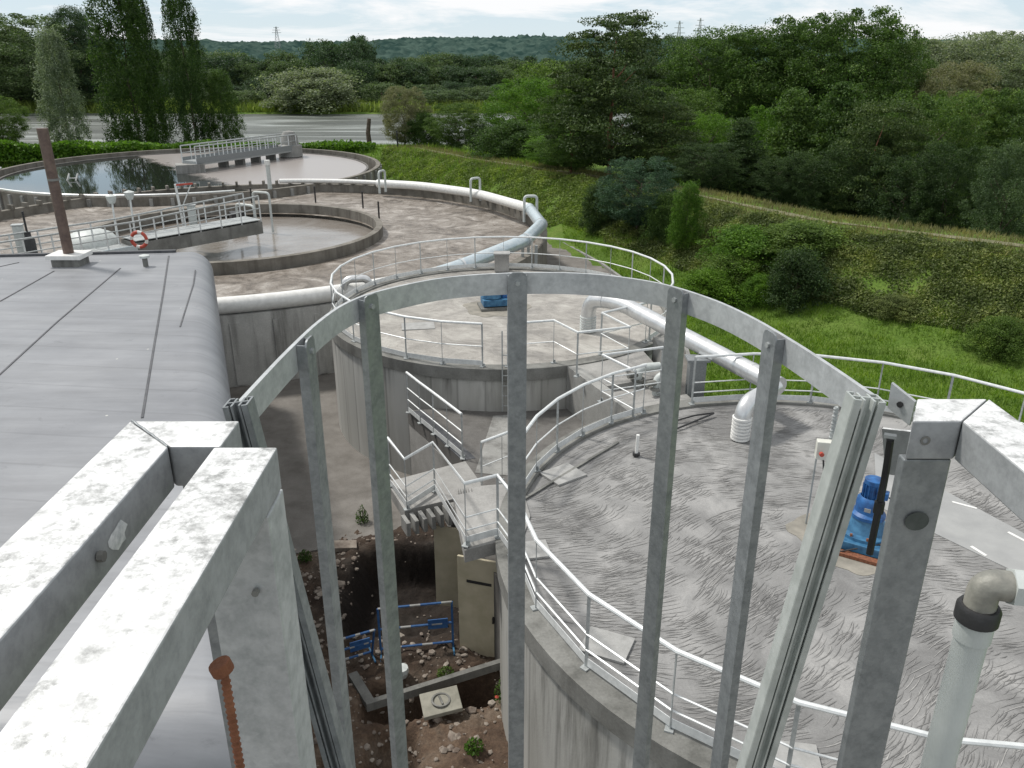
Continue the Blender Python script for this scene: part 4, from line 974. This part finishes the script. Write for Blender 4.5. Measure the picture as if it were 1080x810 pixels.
# control box on posts
p = at(850, 552, 3.21); g = thing('switch_box_stand', 'pale switch box with red button on thin posts behind motor', 'switch box', p)
MB().tube([p, p+Vector((0, 0, 1.35))], .015, 6).build('post', M['postm'], g); p2 = p+Vector((.22, .08, 0)); MB().tube([p2, p2+Vector((0, 0, 2.0))], .03, 8).build('post', M['postm'], g, True)
MB().box(p+Vector((.1, 0, 1.32)), (.24, .14, .3), -.2).build('box', M['yellow'], g, bevel=.01); MB().lathe(p+Vector((0, 0, 0)), [(0.001, 0), (.001, .001)], 3)
b = MB(); bp = p+Vector((.02, -.1, 1.3)); b.tube([bp, bp+Vector((0, -.05, 0))], .035, 10); b.build('button', M['red'], g)
MB().tube(bend([p+Vector((.1, -.03, 1.17)), p+Vector((.12, -.08, .95)), p+Vector((.24, 0, 1.0)), p+Vector((.25, 0, .1)), p+Vector((.5, -.2, .06))], .08), .014, 6).build('cable', M['black'], g)
b = MB()
for k in range(12): b.tube([p2+Vector((.01*(k % 2), 0, 1.3+.06*k)), p2+Vector((-.01*(k % 2), 0, 1.33+.06*k))], .04, 6)
b.build('chain', M['postm'], g)
p = at(671, 480, 3.21); g = thing('vent_stub', 'short white vent tube standing on the near tank roof', 'vent', p); MB().tube([p, p+Vector((0, 0, .05))], .07, 10).build('foot', M['black'], g); MB().tube([p, p+Vector((.01, 0, .42))], .032, 10).build('tube', M['white'], g, True)
p = at(712, 445, 3.21); tag(MB().tube(bend([p+Vector((0, 0, .02)), p+Vector((.4, .1, .1)), p+Vector((.9, .35, .05)), p+Vector((-.2, -.5, .02))], .1), .02, 6).build('loose_cable', M['black'], at_=p), 'loose dark cable lying at the back edge of near tank', 'cable')
# valves in the bridge recess
g = thing('valve_assembly', 'pair of grey pipe elbows with valves beside the footbridge', 'valve', (3.0, 17.0, 3.1))
for k, (x, y) in enumerate(((2.9, 17.45), (3.25, 16.95))):
    MB().tube(bend([(x, y, 3.0), (x, y, 3.5), (x+.5, y+.1, 3.5)], .2, 6), .1, 12).build('elbow', M['pvc'], g, True)
    MB().tube([(x, y, 3.18), (x, y, 3.24)], .17, 12).build('flange', M['kerb'], g, True); MB().tube([(x-.25, y-.12, 3.35), (x+.0, y-.02, 3.35)], .07, 10).build('valve_body', M['kerb'], g, True)
# small box on the far tank rim and pale valve by the main
p = Vector((-.35, 27.6, 3.2)); g = thing('rim_box', 'small pale concrete box on the back edge of far tank', 'box', p); MB().box(p+Vector((0, 0, .3)), (.5, .4, .6)).build('body', M['slab'], g, bevel=.02); MB().box(p+Vector((0, 0, .62)), (.56, .46, .05)).build('lid', M['plate'], g)
p = Vector((-5.6, 26.4, 2.2)); g = thing('bent_vent', 'bent silver vent pipe beside the main left of far tank', 'vent', p); MB().tube(bend([p+Vector((0, 0, -2.2)), p+Vector((0, 0, 1.0)), p+Vector((.8, .2, 1.0)), p+Vector((.8, .2, .5))], .3, 8), .13, 12).build('tube', M['alu'], g, True)

# ------------------------------------------------------------------ rubble yard
nx, ny = 110, 190; dx = np.linspace(-5.9, .9, nx); dy = np.linspace(4.2, 16.6, ny); DX, DY = np.meshgrid(dx, dy)
def trench(x, y):
    # trench running from under the doors towards the viewer, and one across
    t1 = np.exp(-((x-(-1.95+.05*(y-8)))/.34)**4)*sstep(4, 5, y)*(1-sstep(9.6, 10.4, y))
    t2 = np.exp(-((y-(11.0+.25*(x+1)))/.35)**4)*sstep(-2.6, -2.2, x)
    return np.maximum(t1, t2)
DZ = .05+.09*wob(DX*1.7, DY*1.7, 1.2)+.05*wob(DX, DY, 5.3)+.03*wob(DX+3, DY, 13)+rng.normal(0, .018, DX.shape)+.22*np.exp(-((DX+.6)**2+(DY-9.3)**2)/1.2)-.85*trench(DX, DY)-.9*sstep(-3.5, -2.9, DX)*sstep(12.3, 12.9, DY)*(1-sstep(15.0, 15.4, DY))
edge = np.maximum.reduce([(-5.2-DX), (DX-.3)*0, (DY-(15.9+.35*np.sin(DX*3)+.25*(DX+5)))])
DZ = np.where(edge > 0, DZ-edge*1.5-.1, DZ)
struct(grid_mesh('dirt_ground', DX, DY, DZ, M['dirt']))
def dz_at(x, y):
    i = min(max(int(round((x+5.9)/6.8*(nx-1))), 0), nx-1); j = min(max(int(round((y-4.2)/12.4*(ny-1))), 0), ny-1); return float(DZ[j, i])
sm = MB(); rs = random.Random(5)
ico = [(0, 0, 1), (.89, 0, .45), (.28, .85, .45), (-.72, .53, .45), (-.72, -.53, .45), (.28, -.85, .45), (.72, .53, -.45), (-.28, .85, -.45), (-.89, 0, -.45), (-.28, -.85, -.45), (.72, -.53, -.45), (0, 0, -1)]
icf = [(0, 1, 2), (0, 2, 3), (0, 3, 4), (0, 4, 5), (0, 5, 1), (1, 6, 2), (2, 7, 3), (3, 8, 4), (4, 9, 5), (5, 10, 1), (6, 7, 2), (7, 8, 3), (8, 9, 4), (9, 10, 5), (10, 6, 1), (11, 7, 6), (11, 8, 7), (11, 9, 8), (11, 10, 9), (11, 6, 10)]
def rock(mb_, x, y, r):
    z = dz_at(x, y); a = rs.uniform(0, 6.28); sx, sy, sz = rs.uniform(.6, 1.4), rs.uniform(.6, 1.2), rs.uniform(.4, .8)
    vs = []
    for q in ico:
        k = rs.uniform(.8, 1.15); X, Y, Z = q[0]*sx*r*k, q[1]*sy*r*k, q[2]*sz*r*k
        vs.append((x+X*math.cos(a)-Y*math.sin(a), y+X*math.sin(a)+Y*math.cos(a), z+Z+r*.15))
    mb_.add(vs, icf)
for _ in range(2600):
    x = rs.uniform(-5.1, -.1); y = rs.uniform(5.0, 15.8)
    if x > -3.3 and 12.4 < y < 15.4 and rs.random() < .85: continue
    rock(sm, x, y, rs.choice((.015, .02, .025, .03, .045, .06)) if rs.random() > .04 else rs.uniform(.07, .13))
o = sm.build('rubble', M['stone']); tag(o, 'pale stones and broken rubble strewn over the brown dirt', 'rubble', kind='stuff')
p = at(465, 741, .3); g = thing('concrete_cover', 'pale square concrete cover with ring marks, tipped on the dirt', 'cover', p)
MB().box(p, (.64, .50, .08), .25, R(4), R(-5)).build('slab', simple('pale_cover', (.20, .195, .16), (.31, .30, .25), 4, .8), g, bevel=.01)
MB().lathe(p+Vector((0, 0, .05)), [(.13, 0), (.13, .018), (.16, .018), (.16, 0)], 20).build('ring', M['kerb'], g); MB().box(p+Vector((0, 0, .06)), (.03, .2, .02), .4).build('lifting_bar', M['kerb'], g)
a, c = at(386, 745, .12), at(548, 694, .12); tag(MB().bar(a, c, .1, .16).build('kerb_beam', M['kerb'], at_=a), 'long narrow concrete kerb crossing the dirt below the doors', 'kerb')
a, c = at(372, 712, .1), at(392, 745, .1); tag(MB().bar(a, c, .16, .12).build('kerb_beam', M['kerb'], at_=a), 'short concrete kerb piece left of the tipped cover', 'kerb')
p = at(364, 576, .12); tag(MB().box(p, (.5, .28, .12), .2, .1, .1).build('broken_slab', M['stone'], at_=p, bevel=.01), 'pale broken slab lying near the asphalt edge', 'slab')
p = at(424, 716, .0); tag(MB().lathe((p.x, p.y, .05), [(.001, 0), (.1, .02), (.13, .12), (.12, .2), (.001, .22)], 10).build('bucket_lid', M['pvc'], at_=p), 'crumpled grey plastic bucket beside the kerb', 'bucket')
# blue and white crowd barriers
def barrier(a, b, label, h=1.0, tilt=0, plateat=.8):
    a, b = Vector(a), Vector(b); g = thing('site_barrier', label, 'barrier', a, 'folding site barriers on the dirt'); d = b-a
    up = Vector((0, 0, h))+Vector((d.y, -d.x, 0)).normalized()*tilt
    for k, f in enumerate((1.0, .55, .12)):
        for i in range(7):
            s0, s1 = a+d*(i/7)+up*f, a+d*((i+1)/7)+up*f
            MB().tube([s0, s1], .022, 6).build('bar_section', M['blue_dull'] if (i+k) % 3 else M['plate'], g)
    for q in (a, b): MB().tube([q-Vector((0, 0, .05)), q+up], .022, 6).build('leg', M['blue_dull'], g)
    c = a+d*plateat+up*.55; MB().box(c, (.36, .02, .2), math.atan2(d.y, d.x)).build('name_plate', M['blue_dull'], g)
    f = MB(); n = Vector((d.y, -d.x, 0)).normalized()*.25
    for q in (a, b): f.bar(q-n+Vector((0, 0, .02)), q+n+Vector((0, 0, .02)), .03, .03)
    f.build('feet', M['blue_old'], g)
barrier(at(402, 690, .08), at(478, 682, .08), 'blue and white site barrier, right one before the doors')
barrier(at(358, 700, .08), at(392, 690, .08), 'leaning blue and white site barrier, left one', .8, .35, .6)
# weeds
wl = [(506, 722, .5, .35, 'mid', 'low green weeds beside the tipped cover'), (532, 745, .35, .7, 'deep', 'upright dark weed against the near tank wall'), (470, 708, .3, .2, 'mid', 'small weed tuft on the concrete kerb'), (382, 548, .3, .5, 'deep', 'dark weed at the foot of the far tank'), (318, 566, .3, .3, 'mid', 'small weed at the asphalt edge'), (322, 590, .3, .3, 'deep', 'small dark weed below the asphalt edge'), (500, 800, .3, .25, 'lush', 'small green weed at the bottom of the dirt yard')]
def weed(px, py, w, h, leaf, label):
    p = at(px, py, .1); z = dz_at(p.x, p.y) if p.y < 16 else .04; g = np.random.default_rng(int(px)); n = 350
    a = g.uniform(0, 6.28, n); rr = w*.5*np.sqrt(g.uniform(0, 1, n)); q = np.stack([rr*np.cos(a), rr*np.sin(a), h*g.uniform(.05, 1, n)*(1-rr/w*1.2)], 1)
    r = thing('weed', label, 'weed', (p.x, p.y, z)); o = bpy.data.objects.new('leaves', leaf_mesh('leaves', q, .045, L[leaf])); COL.objects.link(o); o.parent = r
    b = MB()
    for k in range(5): b.tube([(p.x, p.y, z-.02), (p.x+w*.25*math.cos(k*1.3), p.y+w*.25*math.sin(k*1.3), z+h*.7)], .006, 4)
    b.build('stem', M['bark'], r)
for q in wl: weed(*q)
o = MB(); p = at(524, 735, .5); o.lathe(p, [(.001, -.03), (.035, 0), (.001, .03)], 8); tag(o.build('poppy_flower', M['red'], at_=p), 'single red flower above the dark weed', 'flower')

# ------------------------------------------------------------------ ladder exit and safety cage (where the viewer stands)
def Z(d): return EYE-d
# left handrail frame
lf = thing('box_rail_frame', 'mottled galvanised box rails forming the left side of ladder exit', 'handrail', (-.25, .5, EYE-2))
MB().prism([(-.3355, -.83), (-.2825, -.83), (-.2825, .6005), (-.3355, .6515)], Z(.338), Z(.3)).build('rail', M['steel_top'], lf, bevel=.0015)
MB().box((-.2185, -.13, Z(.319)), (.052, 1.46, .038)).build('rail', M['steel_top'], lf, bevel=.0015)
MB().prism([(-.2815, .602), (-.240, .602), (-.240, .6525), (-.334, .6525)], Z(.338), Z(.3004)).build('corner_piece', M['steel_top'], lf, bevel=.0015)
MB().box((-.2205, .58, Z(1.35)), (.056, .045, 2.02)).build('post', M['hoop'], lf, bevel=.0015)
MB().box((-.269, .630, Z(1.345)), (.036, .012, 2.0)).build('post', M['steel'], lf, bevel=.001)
for x, y, z in ((-.2815, .34, .325), (-.2815, .47, .318)): MB().tube([(x, y, Z(z)), (x+.004, y, Z(z))], .004, 8).build('rivet', M['kerb'], lf)
b = MB(); b.tube([(-.21, .556, Z(.41)), (-.21, .552, Z(.41))], .003, 8); b.build('rivet', M['kerb'], lf)
bt = thing('rusty_bolt', 'rusty threaded rod standing in front of the left post', 'bolt', (-.225, .49, Z(1.2)))
MB().tube([(-.222, .492, Z(.428)), (-.219, .492, Z(.437))], .0085, 14).build('head', M['rust'], bt, bevel=.001); b = MB()
b.tube([(-.219, .492, Z(.44)), (-.219, .492, Z(1.1))], .003, 10)
for k in range(70): b.lathe((-.219, .492, Z(.446+k*.0058)), [(.0028, -.0013), (.0040, 0), (.0028, .0013)], 10)
b.build('threaded_shank', M['rust'], bt, True)
sm_ = MB(); rr_ = random.Random(2); sm_.add([(-.2822, .50+(.010+.006*rr_.random())*math.cos(k*.449), Z(.321+(.007+.005*rr_.random())*math.sin(k*.449))) for k in range(14)], [tuple(range(14))]); sm_.build('paint_smear', simple('chalky_smear', (.45, .48, .49), (.72, .74, .74), 180, .8, 0, 0), lf)
wd_ = MB(); wd_.tube([(-.334+.051*k/12, .6518-.0505*k/12, Z(.2998)+.0004*math.sin(k*2)) for k in range(13)], .0011, 6); wd_.build('weld_bead', M['steel'], lf)
# right handrail frame
rf = thing('box_rail_frame', 'galvanised box rail, post and mitred corner right of ladder exit', 'handrail', (.4, .5, EYE-2))
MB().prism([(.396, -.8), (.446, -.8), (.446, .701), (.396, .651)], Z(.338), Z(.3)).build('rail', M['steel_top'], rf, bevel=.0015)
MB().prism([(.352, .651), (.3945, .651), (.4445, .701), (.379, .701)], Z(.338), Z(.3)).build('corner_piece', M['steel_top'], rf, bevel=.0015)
MB().box((.3735, .6585, Z(1.349)), (.043, .012, 2.02)).build('post', M['steel'], rf, bevel=.0015)
b = MB(); b.lathe((0, 0, 0), [(.0045, 0), (.0045, .0006), (.0025, .0006)], 12); me = b.build('rivet', M['kerb'], rf); me.location = Vector((.3665, .6508, Z(.319)))-Vector(rf.location); 
for q in me.data.vertices: q.co += Vector(rf.location)
me.rotation_euler = (R(90), 0, 0)
b = MB(); c = Vector((.3745, .6505, Z(.402))); n = 20
b.add([c+Vector((0, .0, 0))]+[c+Vector((.0112*math.cos(2*math.pi*k/n), 0, .0098*math.sin(2*math.pi*k/n))) for k in range(n)], [(0, 1+(k+1) % n, 1+k) for k in range(n)]); b.build('plug', M['hole'], rf)
q4 = [at_y(940, 404, .722), at_y(965, 424, .704), at_y(959, 449, .704), at_y(936, 430, .722)]; off3 = Vector((.003, .003, 0))
pb = MB(); pb.add(q4+[q+off3 for q in q4], [(3, 2, 1, 0), (4, 5, 6, 7), (0, 1, 5, 4), (1, 2, 6, 5), (2, 3, 7, 6), (3, 0, 4, 7)]); pb.build('hoop_bracket', M['hoop'], rf)
c = (q4[0]+q4[2])*.5; MB().tube([c, c-off3*.4], .003, 10).build('bracket_hole', M['black'], rf)
q4 = [at_y(930, 452, .735), at_y(966, 456, .735), at_y(962, 504, .735), at_y(934, 500, .735)]
pb = MB(); pb.add(q4+[q+off3 for q in q4], [(3, 2, 1, 0), (4, 5, 6, 7), (0, 1, 5, 4), (1, 2, 6, 5), (2, 3, 7, 6), (3, 0, 4, 7)]); pb.build('gusset', M['steel_top'], rf)
# flared ladder stiles (open H profile)
def stile(top, bot, label, side, Wd=.029):
    top, bot = Vector(top), Vector(bot); g = thing('ladder_stile', label, 'ladder', bot); d = (bot-top).normalized(); sd = Vector((1, 0, 0)); sd = (sd-d*sd.dot(d)).normalized(); f = d.cross(sd).normalized()
    t = .002; D = .020
    def strip(o, a, b_, name):
        mb = MB(); o0 = top+o; o1 = bot+o
        vs = [p+sd*x*a/2+f*y*b_/2 for p in (o0, o1) for x, y in ((-1, -1), (1, -1), (1, 1), (-1, 1))]
        mb.add(vs, [(3, 2, 1, 0), (4, 5, 6, 7), (0, 1, 5, 4), (1, 2, 6, 5), (2, 3, 7, 6), (3, 0, 4, 7)]); return mb
    m1 = MB()
    for o, a, b_ in ((sd*-.5*Wd, t, D), (sd*.5*Wd, t, D), (f*0, Wd-t, t), (sd*-.17*Wd, t, D*.98), (sd*.17*Wd, t, D*.98), (sd*-.40*Wd+f*D*.5, Wd*.24, t), (sd*.40*Wd+f*D*.5, Wd*.24, t), (sd*-.40*Wd-f*D*.5, Wd*.24, t), (sd*.40*Wd-f*D*.5, Wd*.24, t)):
        k = strip(o, a, b_, ''); m1.add(k.v, k.f)
    m1.build('profile', M['steel'] if side < 0 else simple('bright_profile', (.42, .45, .43), (.55, .58, .56), 40, .4, .4, .05), g); return g
stile((.336, .712, Z(.303)), (.215, .70, Z(1.30)), 'open ended ribbed aluminium ladder stile, right side of cage', 1)
stile((-.258, .705, Z(.305)), (-.13, .70, Z(1.30)), 'open ended ribbed ladder stile at left end of hoop', -1, .022)
# cage hoop and bars
HC = (.045, .93); HR = .377
HP = [(-.252, .715), (-.236, .80), (-.205, .93), (-.160, 1.07), (-.105, 1.175), (-.03, 1.245), (.045, 1.27), (.13, 1.255), (.215, 1.20), (.28, 1.11), (.325, .98), (.345, .85), (.350, .735)]
HP = []
for px, py in ((243, 437), (272, 405), (305, 370), (338, 339), (368, 319), (405, 306), (470, 293), (545, 288), (620, 289), (690, 298), (745, 314), (790, 334), (838, 362), (885, 393), (925, 421)):
    q = at(px, py, Z(.336)); HP.append((q.x, q.y))
def smooth(P):      # Catmull-Rom through the hoop's bend points
    out = []
    for i in range(len(P)-1):
        p0, p1, p2, p3 = [Vector(P[min(max(j, 0), len(P)-1)]) for j in (i-1, i, i+1, i+2)]
        for k in range(6):
            t_ = k/6; out.append(.5*((2*p1)+(p2-p0)*t_+(2*p0-5*p1+4*p2-p3)*t_*t_+(3*p1-p0-3*p2+p3)*t_**3))
    return out+[Vector(P[-1])]
HS = smooth(HP)
def hoop(z, name, parent, h=.036):
    b = MB(); vs = []
    for i, p in enumerate(HS):
        d = (HS[min(i+1, len(HS)-1)]-HS[max(i-1, 0)]).normalized(); o = Vector((-d.y, d.x))
        for rr, zz in ((0, -h/2), (.005, -h/2), (.005, h/2), (0, h/2)): vs.append((p.x+o.x*rr, p.y+o.y*rr, z+zz))
    fs = []
    for i in range(len(HS)-1):
        for k in range(4): fs.append((i*4+k, i*4+(k+1) % 4, (i+1)*4+(k+1) % 4, (i+1)*4+k))
    b.add(vs, fs); return b.build(name, M['hoop'], parent, True)
cg = thing('ladder_cage', 'curved galvanised safety cage of flat hoop and upright bars', 'safety cage', (HC[0], HC[1], EYE-2.4))
hoop(Z(.354), 'hoop', cg)
for px in (312, 388, 545, 716, 826):
    kx = min(range(1, len(HS)-1), key=lambda i: abs(540+HS[i].x/HS[i].y*ray(540, 340)[1]-px)); p_ = HS[kx]
    d = (HS[kx+1]-HS[kx-1]).normalized(); tg = Vector((d.x, d.y, 0)); rad = Vector((-d.y, d.x, 0)); c = Vector((p_.x, p_.y, 0))-rad*.0005
    b = MB(); zt, zb = Z(.332), Z(2.3); w = .0315; fl = .013
    prof = [(-w/2, zb), (w/2, zb), (w/2, zt-.008), (w/2-.003, zt-.002), (w/2-.008, zt), (-w/2+.008, zt), (-w/2+.003, zt-.002), (-w/2, zt-.008)]
    i0 = c-rad*fl; vs = [i0+tg*x+Vector((0, 0, z)) for x, z in prof]+[i0+rad*.0025+tg*x+Vector((0, 0, z)) for x, z in prof]; n = len(prof)
    b.add(vs, [tuple(range(n)), tuple(range(n, 2*n))[::-1]]+[(i, n+i, n+(i+1) % n, (i+1) % n) for i in range(n)])
    for sg in (-1, 1):
        e = i0+tg*sg*(w/2-.00125); b.add([e+tg*x+rad*y+Vector((0, 0, z)) for z in (zb, zt-.006) for x, y in ((-.00125, .0024), (.00125, .0024), (.00125, fl), (-.00125, fl))], [(0, 1, 2, 3), (7, 6, 5, 4), (0, 4, 5, 1), (1, 5, 6, 2), (2, 6, 7, 3), (3, 7, 4, 0)])
    ub = b.build('upright_bar', M['steel'], cg)
    q = i0+Vector((0, 0, Z(.350))); MB().tube([q, q-rad*.003], .0042, 6).build('bolt', M['postm'], ub)
# black strap hanging from the bracket
sp_ = thing('rubber_strap', 'black rubber strap hanging beside the right ladder stile', 'strap', (.36, .72, Z(.6)))
pts = [at_y(939, 464, .7), at_y(934, 500, .71), at_y(927, 535, .70), at_y(917, 584, .70)]
MB().tube(bend(pts, .03), .0036, 8).build('strap', M['black'], sp_, True); q = pts[2]; MB().tube([q+Vector((0, 0, .006)), q-Vector((0, 0, .006))], .0052, 8).build('knot', M['black'], sp_)
q = pts[0]; MB().tube([q+Vector((-.006, .002, .004)), q+Vector((.004, -.002, .004))], .003, 6).build('hook', M['postm'], sp_)
# grey conduit with black union
cd = thing('grey_conduit', 'grey plastic conduit with black union and dirty elbow at right', 'pipe', (.585, .83, Z(2)))
q = Vector((.600, .862, 0)); MB().tube([q+Vector((0, 0, Z(2.2))), q+Vector((0, 0, Z(.695)))], .0205, 20).build('pipe', M['pvc'], cd, True)
MB().tube([q+Vector((0, 0, Z(.708))), q+Vector((0, 0, Z(.682)))], .023, 20).build('socket', M['pvc'], cd, True)
MB().lathe(q+Vector((0, 0, Z(.682))), [(.023, 0), (.0265, .003), (.0265, .021), (.0235, .026), (.02, .026)], 24).build('union_nut', M['black'], cd, True)
MB().tube(bend([q+Vector((0, 0, Z(.658))), q+Vector((0, 0, Z(.624))), q+Vector((.045, -.01, Z(.624)))], .02, 6), .0195, 16).build('elbow', M['brass'], cd, True)
MB().tube([q+Vector((.028, -.006, Z(.624))), q+Vector((.052, -.011, Z(.624)))], .025, 6).build('hex_nut', M['pvc'], cd); MB().tube([q+Vector((.05, -.011, Z(.624))), q+Vector((.6, -.13, Z(.624)))], .0205, 18).build('pipe', M['pvc'], cd, True)

# ------------------------------------------------------------------ sky, sun, camera
W = bpy.data.worlds.new('World'); SC.world = W; W.use_nodes = True; t = W.node_tree; bg = t.nodes['Background']
sky = t.nodes.new('ShaderNodeTexSky'); sky.sky_type = 'NISHITA'; sky.sun_disc = False; sky.sun_elevation = R(56); sky.sun_rotation = R(-62); sky.air_density = 1.0; sky.dust_density = 1.6; sky.ozone_density = 1.2
tc = t.nodes.new('ShaderNodeTexCoord'); mpn = t.nodes.new('ShaderNodeMapping'); mpn.inputs['Scale'].default_value = (1.4, 1.4, 9); t.links.new(tc.outputs['Generated'], mpn.inputs[0])
n = noise(t, mpn.outputs[0], 2.6, 8, .62, .5); cr = ramp(t, n, [(.47, (0, 0, 0)), (.60, (1, 1, 1))])
sz = t.nodes.new('ShaderNodeSeparateXYZ'); t.links.new(tc.outputs['Generated'], sz.inputs[0])
veil = ramp(t, sz.outputs[2], [(0, (8.2, 9.3, 9.7)), (.10, (6.3, 8.1, 9.5)), (.35, (8.2, 8.4, 8.6))]).outputs[0]
base = mixc(t, .9, sky.outputs[0], veil)
c = mixc(t, cr.outputs[0], base, (10.2, 10.3, 10.4)); t.links.new(c, bg.inputs[0]); bg.inputs[1].default_value = .096
sl = bpy.data.lights.new('sun', 'SUN'); sl.energy = 3.4; sl.angle = R(7); sl.color = (1, .96, .9); so = bpy.data.objects.new('sun', sl); COL.objects.link(so)
el, az = R(56), R(-62); sdir = Vector((math.cos(el)*math.sin(az), math.cos(el)*math.cos(az), math.sin(el))); so.rotation_euler = sdir.to_track_quat('Z', 'Y').to_euler()
cam = bpy.data.cameras.new('camera'); co = bpy.data.objects.new('camera', cam); COL.objects.link(co); co.location = (0, 0, EYE)
cam.sensor_width = 36; cam.lens = 36*F/1080; cam.clip_start = .02; cam.clip_end = 6000; co.rotation_euler = (math.pi/2-TH, 0, 0)
SC.camera = co
SC.view_settings.view_transform = 'Standard'; SC.view_settings.look = 'None'; SC.view_settings.exposure = 0
SC.cycles.use_denoising = True; SC.cycles.max_bounces = 8; SC.cycles.transparent_max_bounces = 4
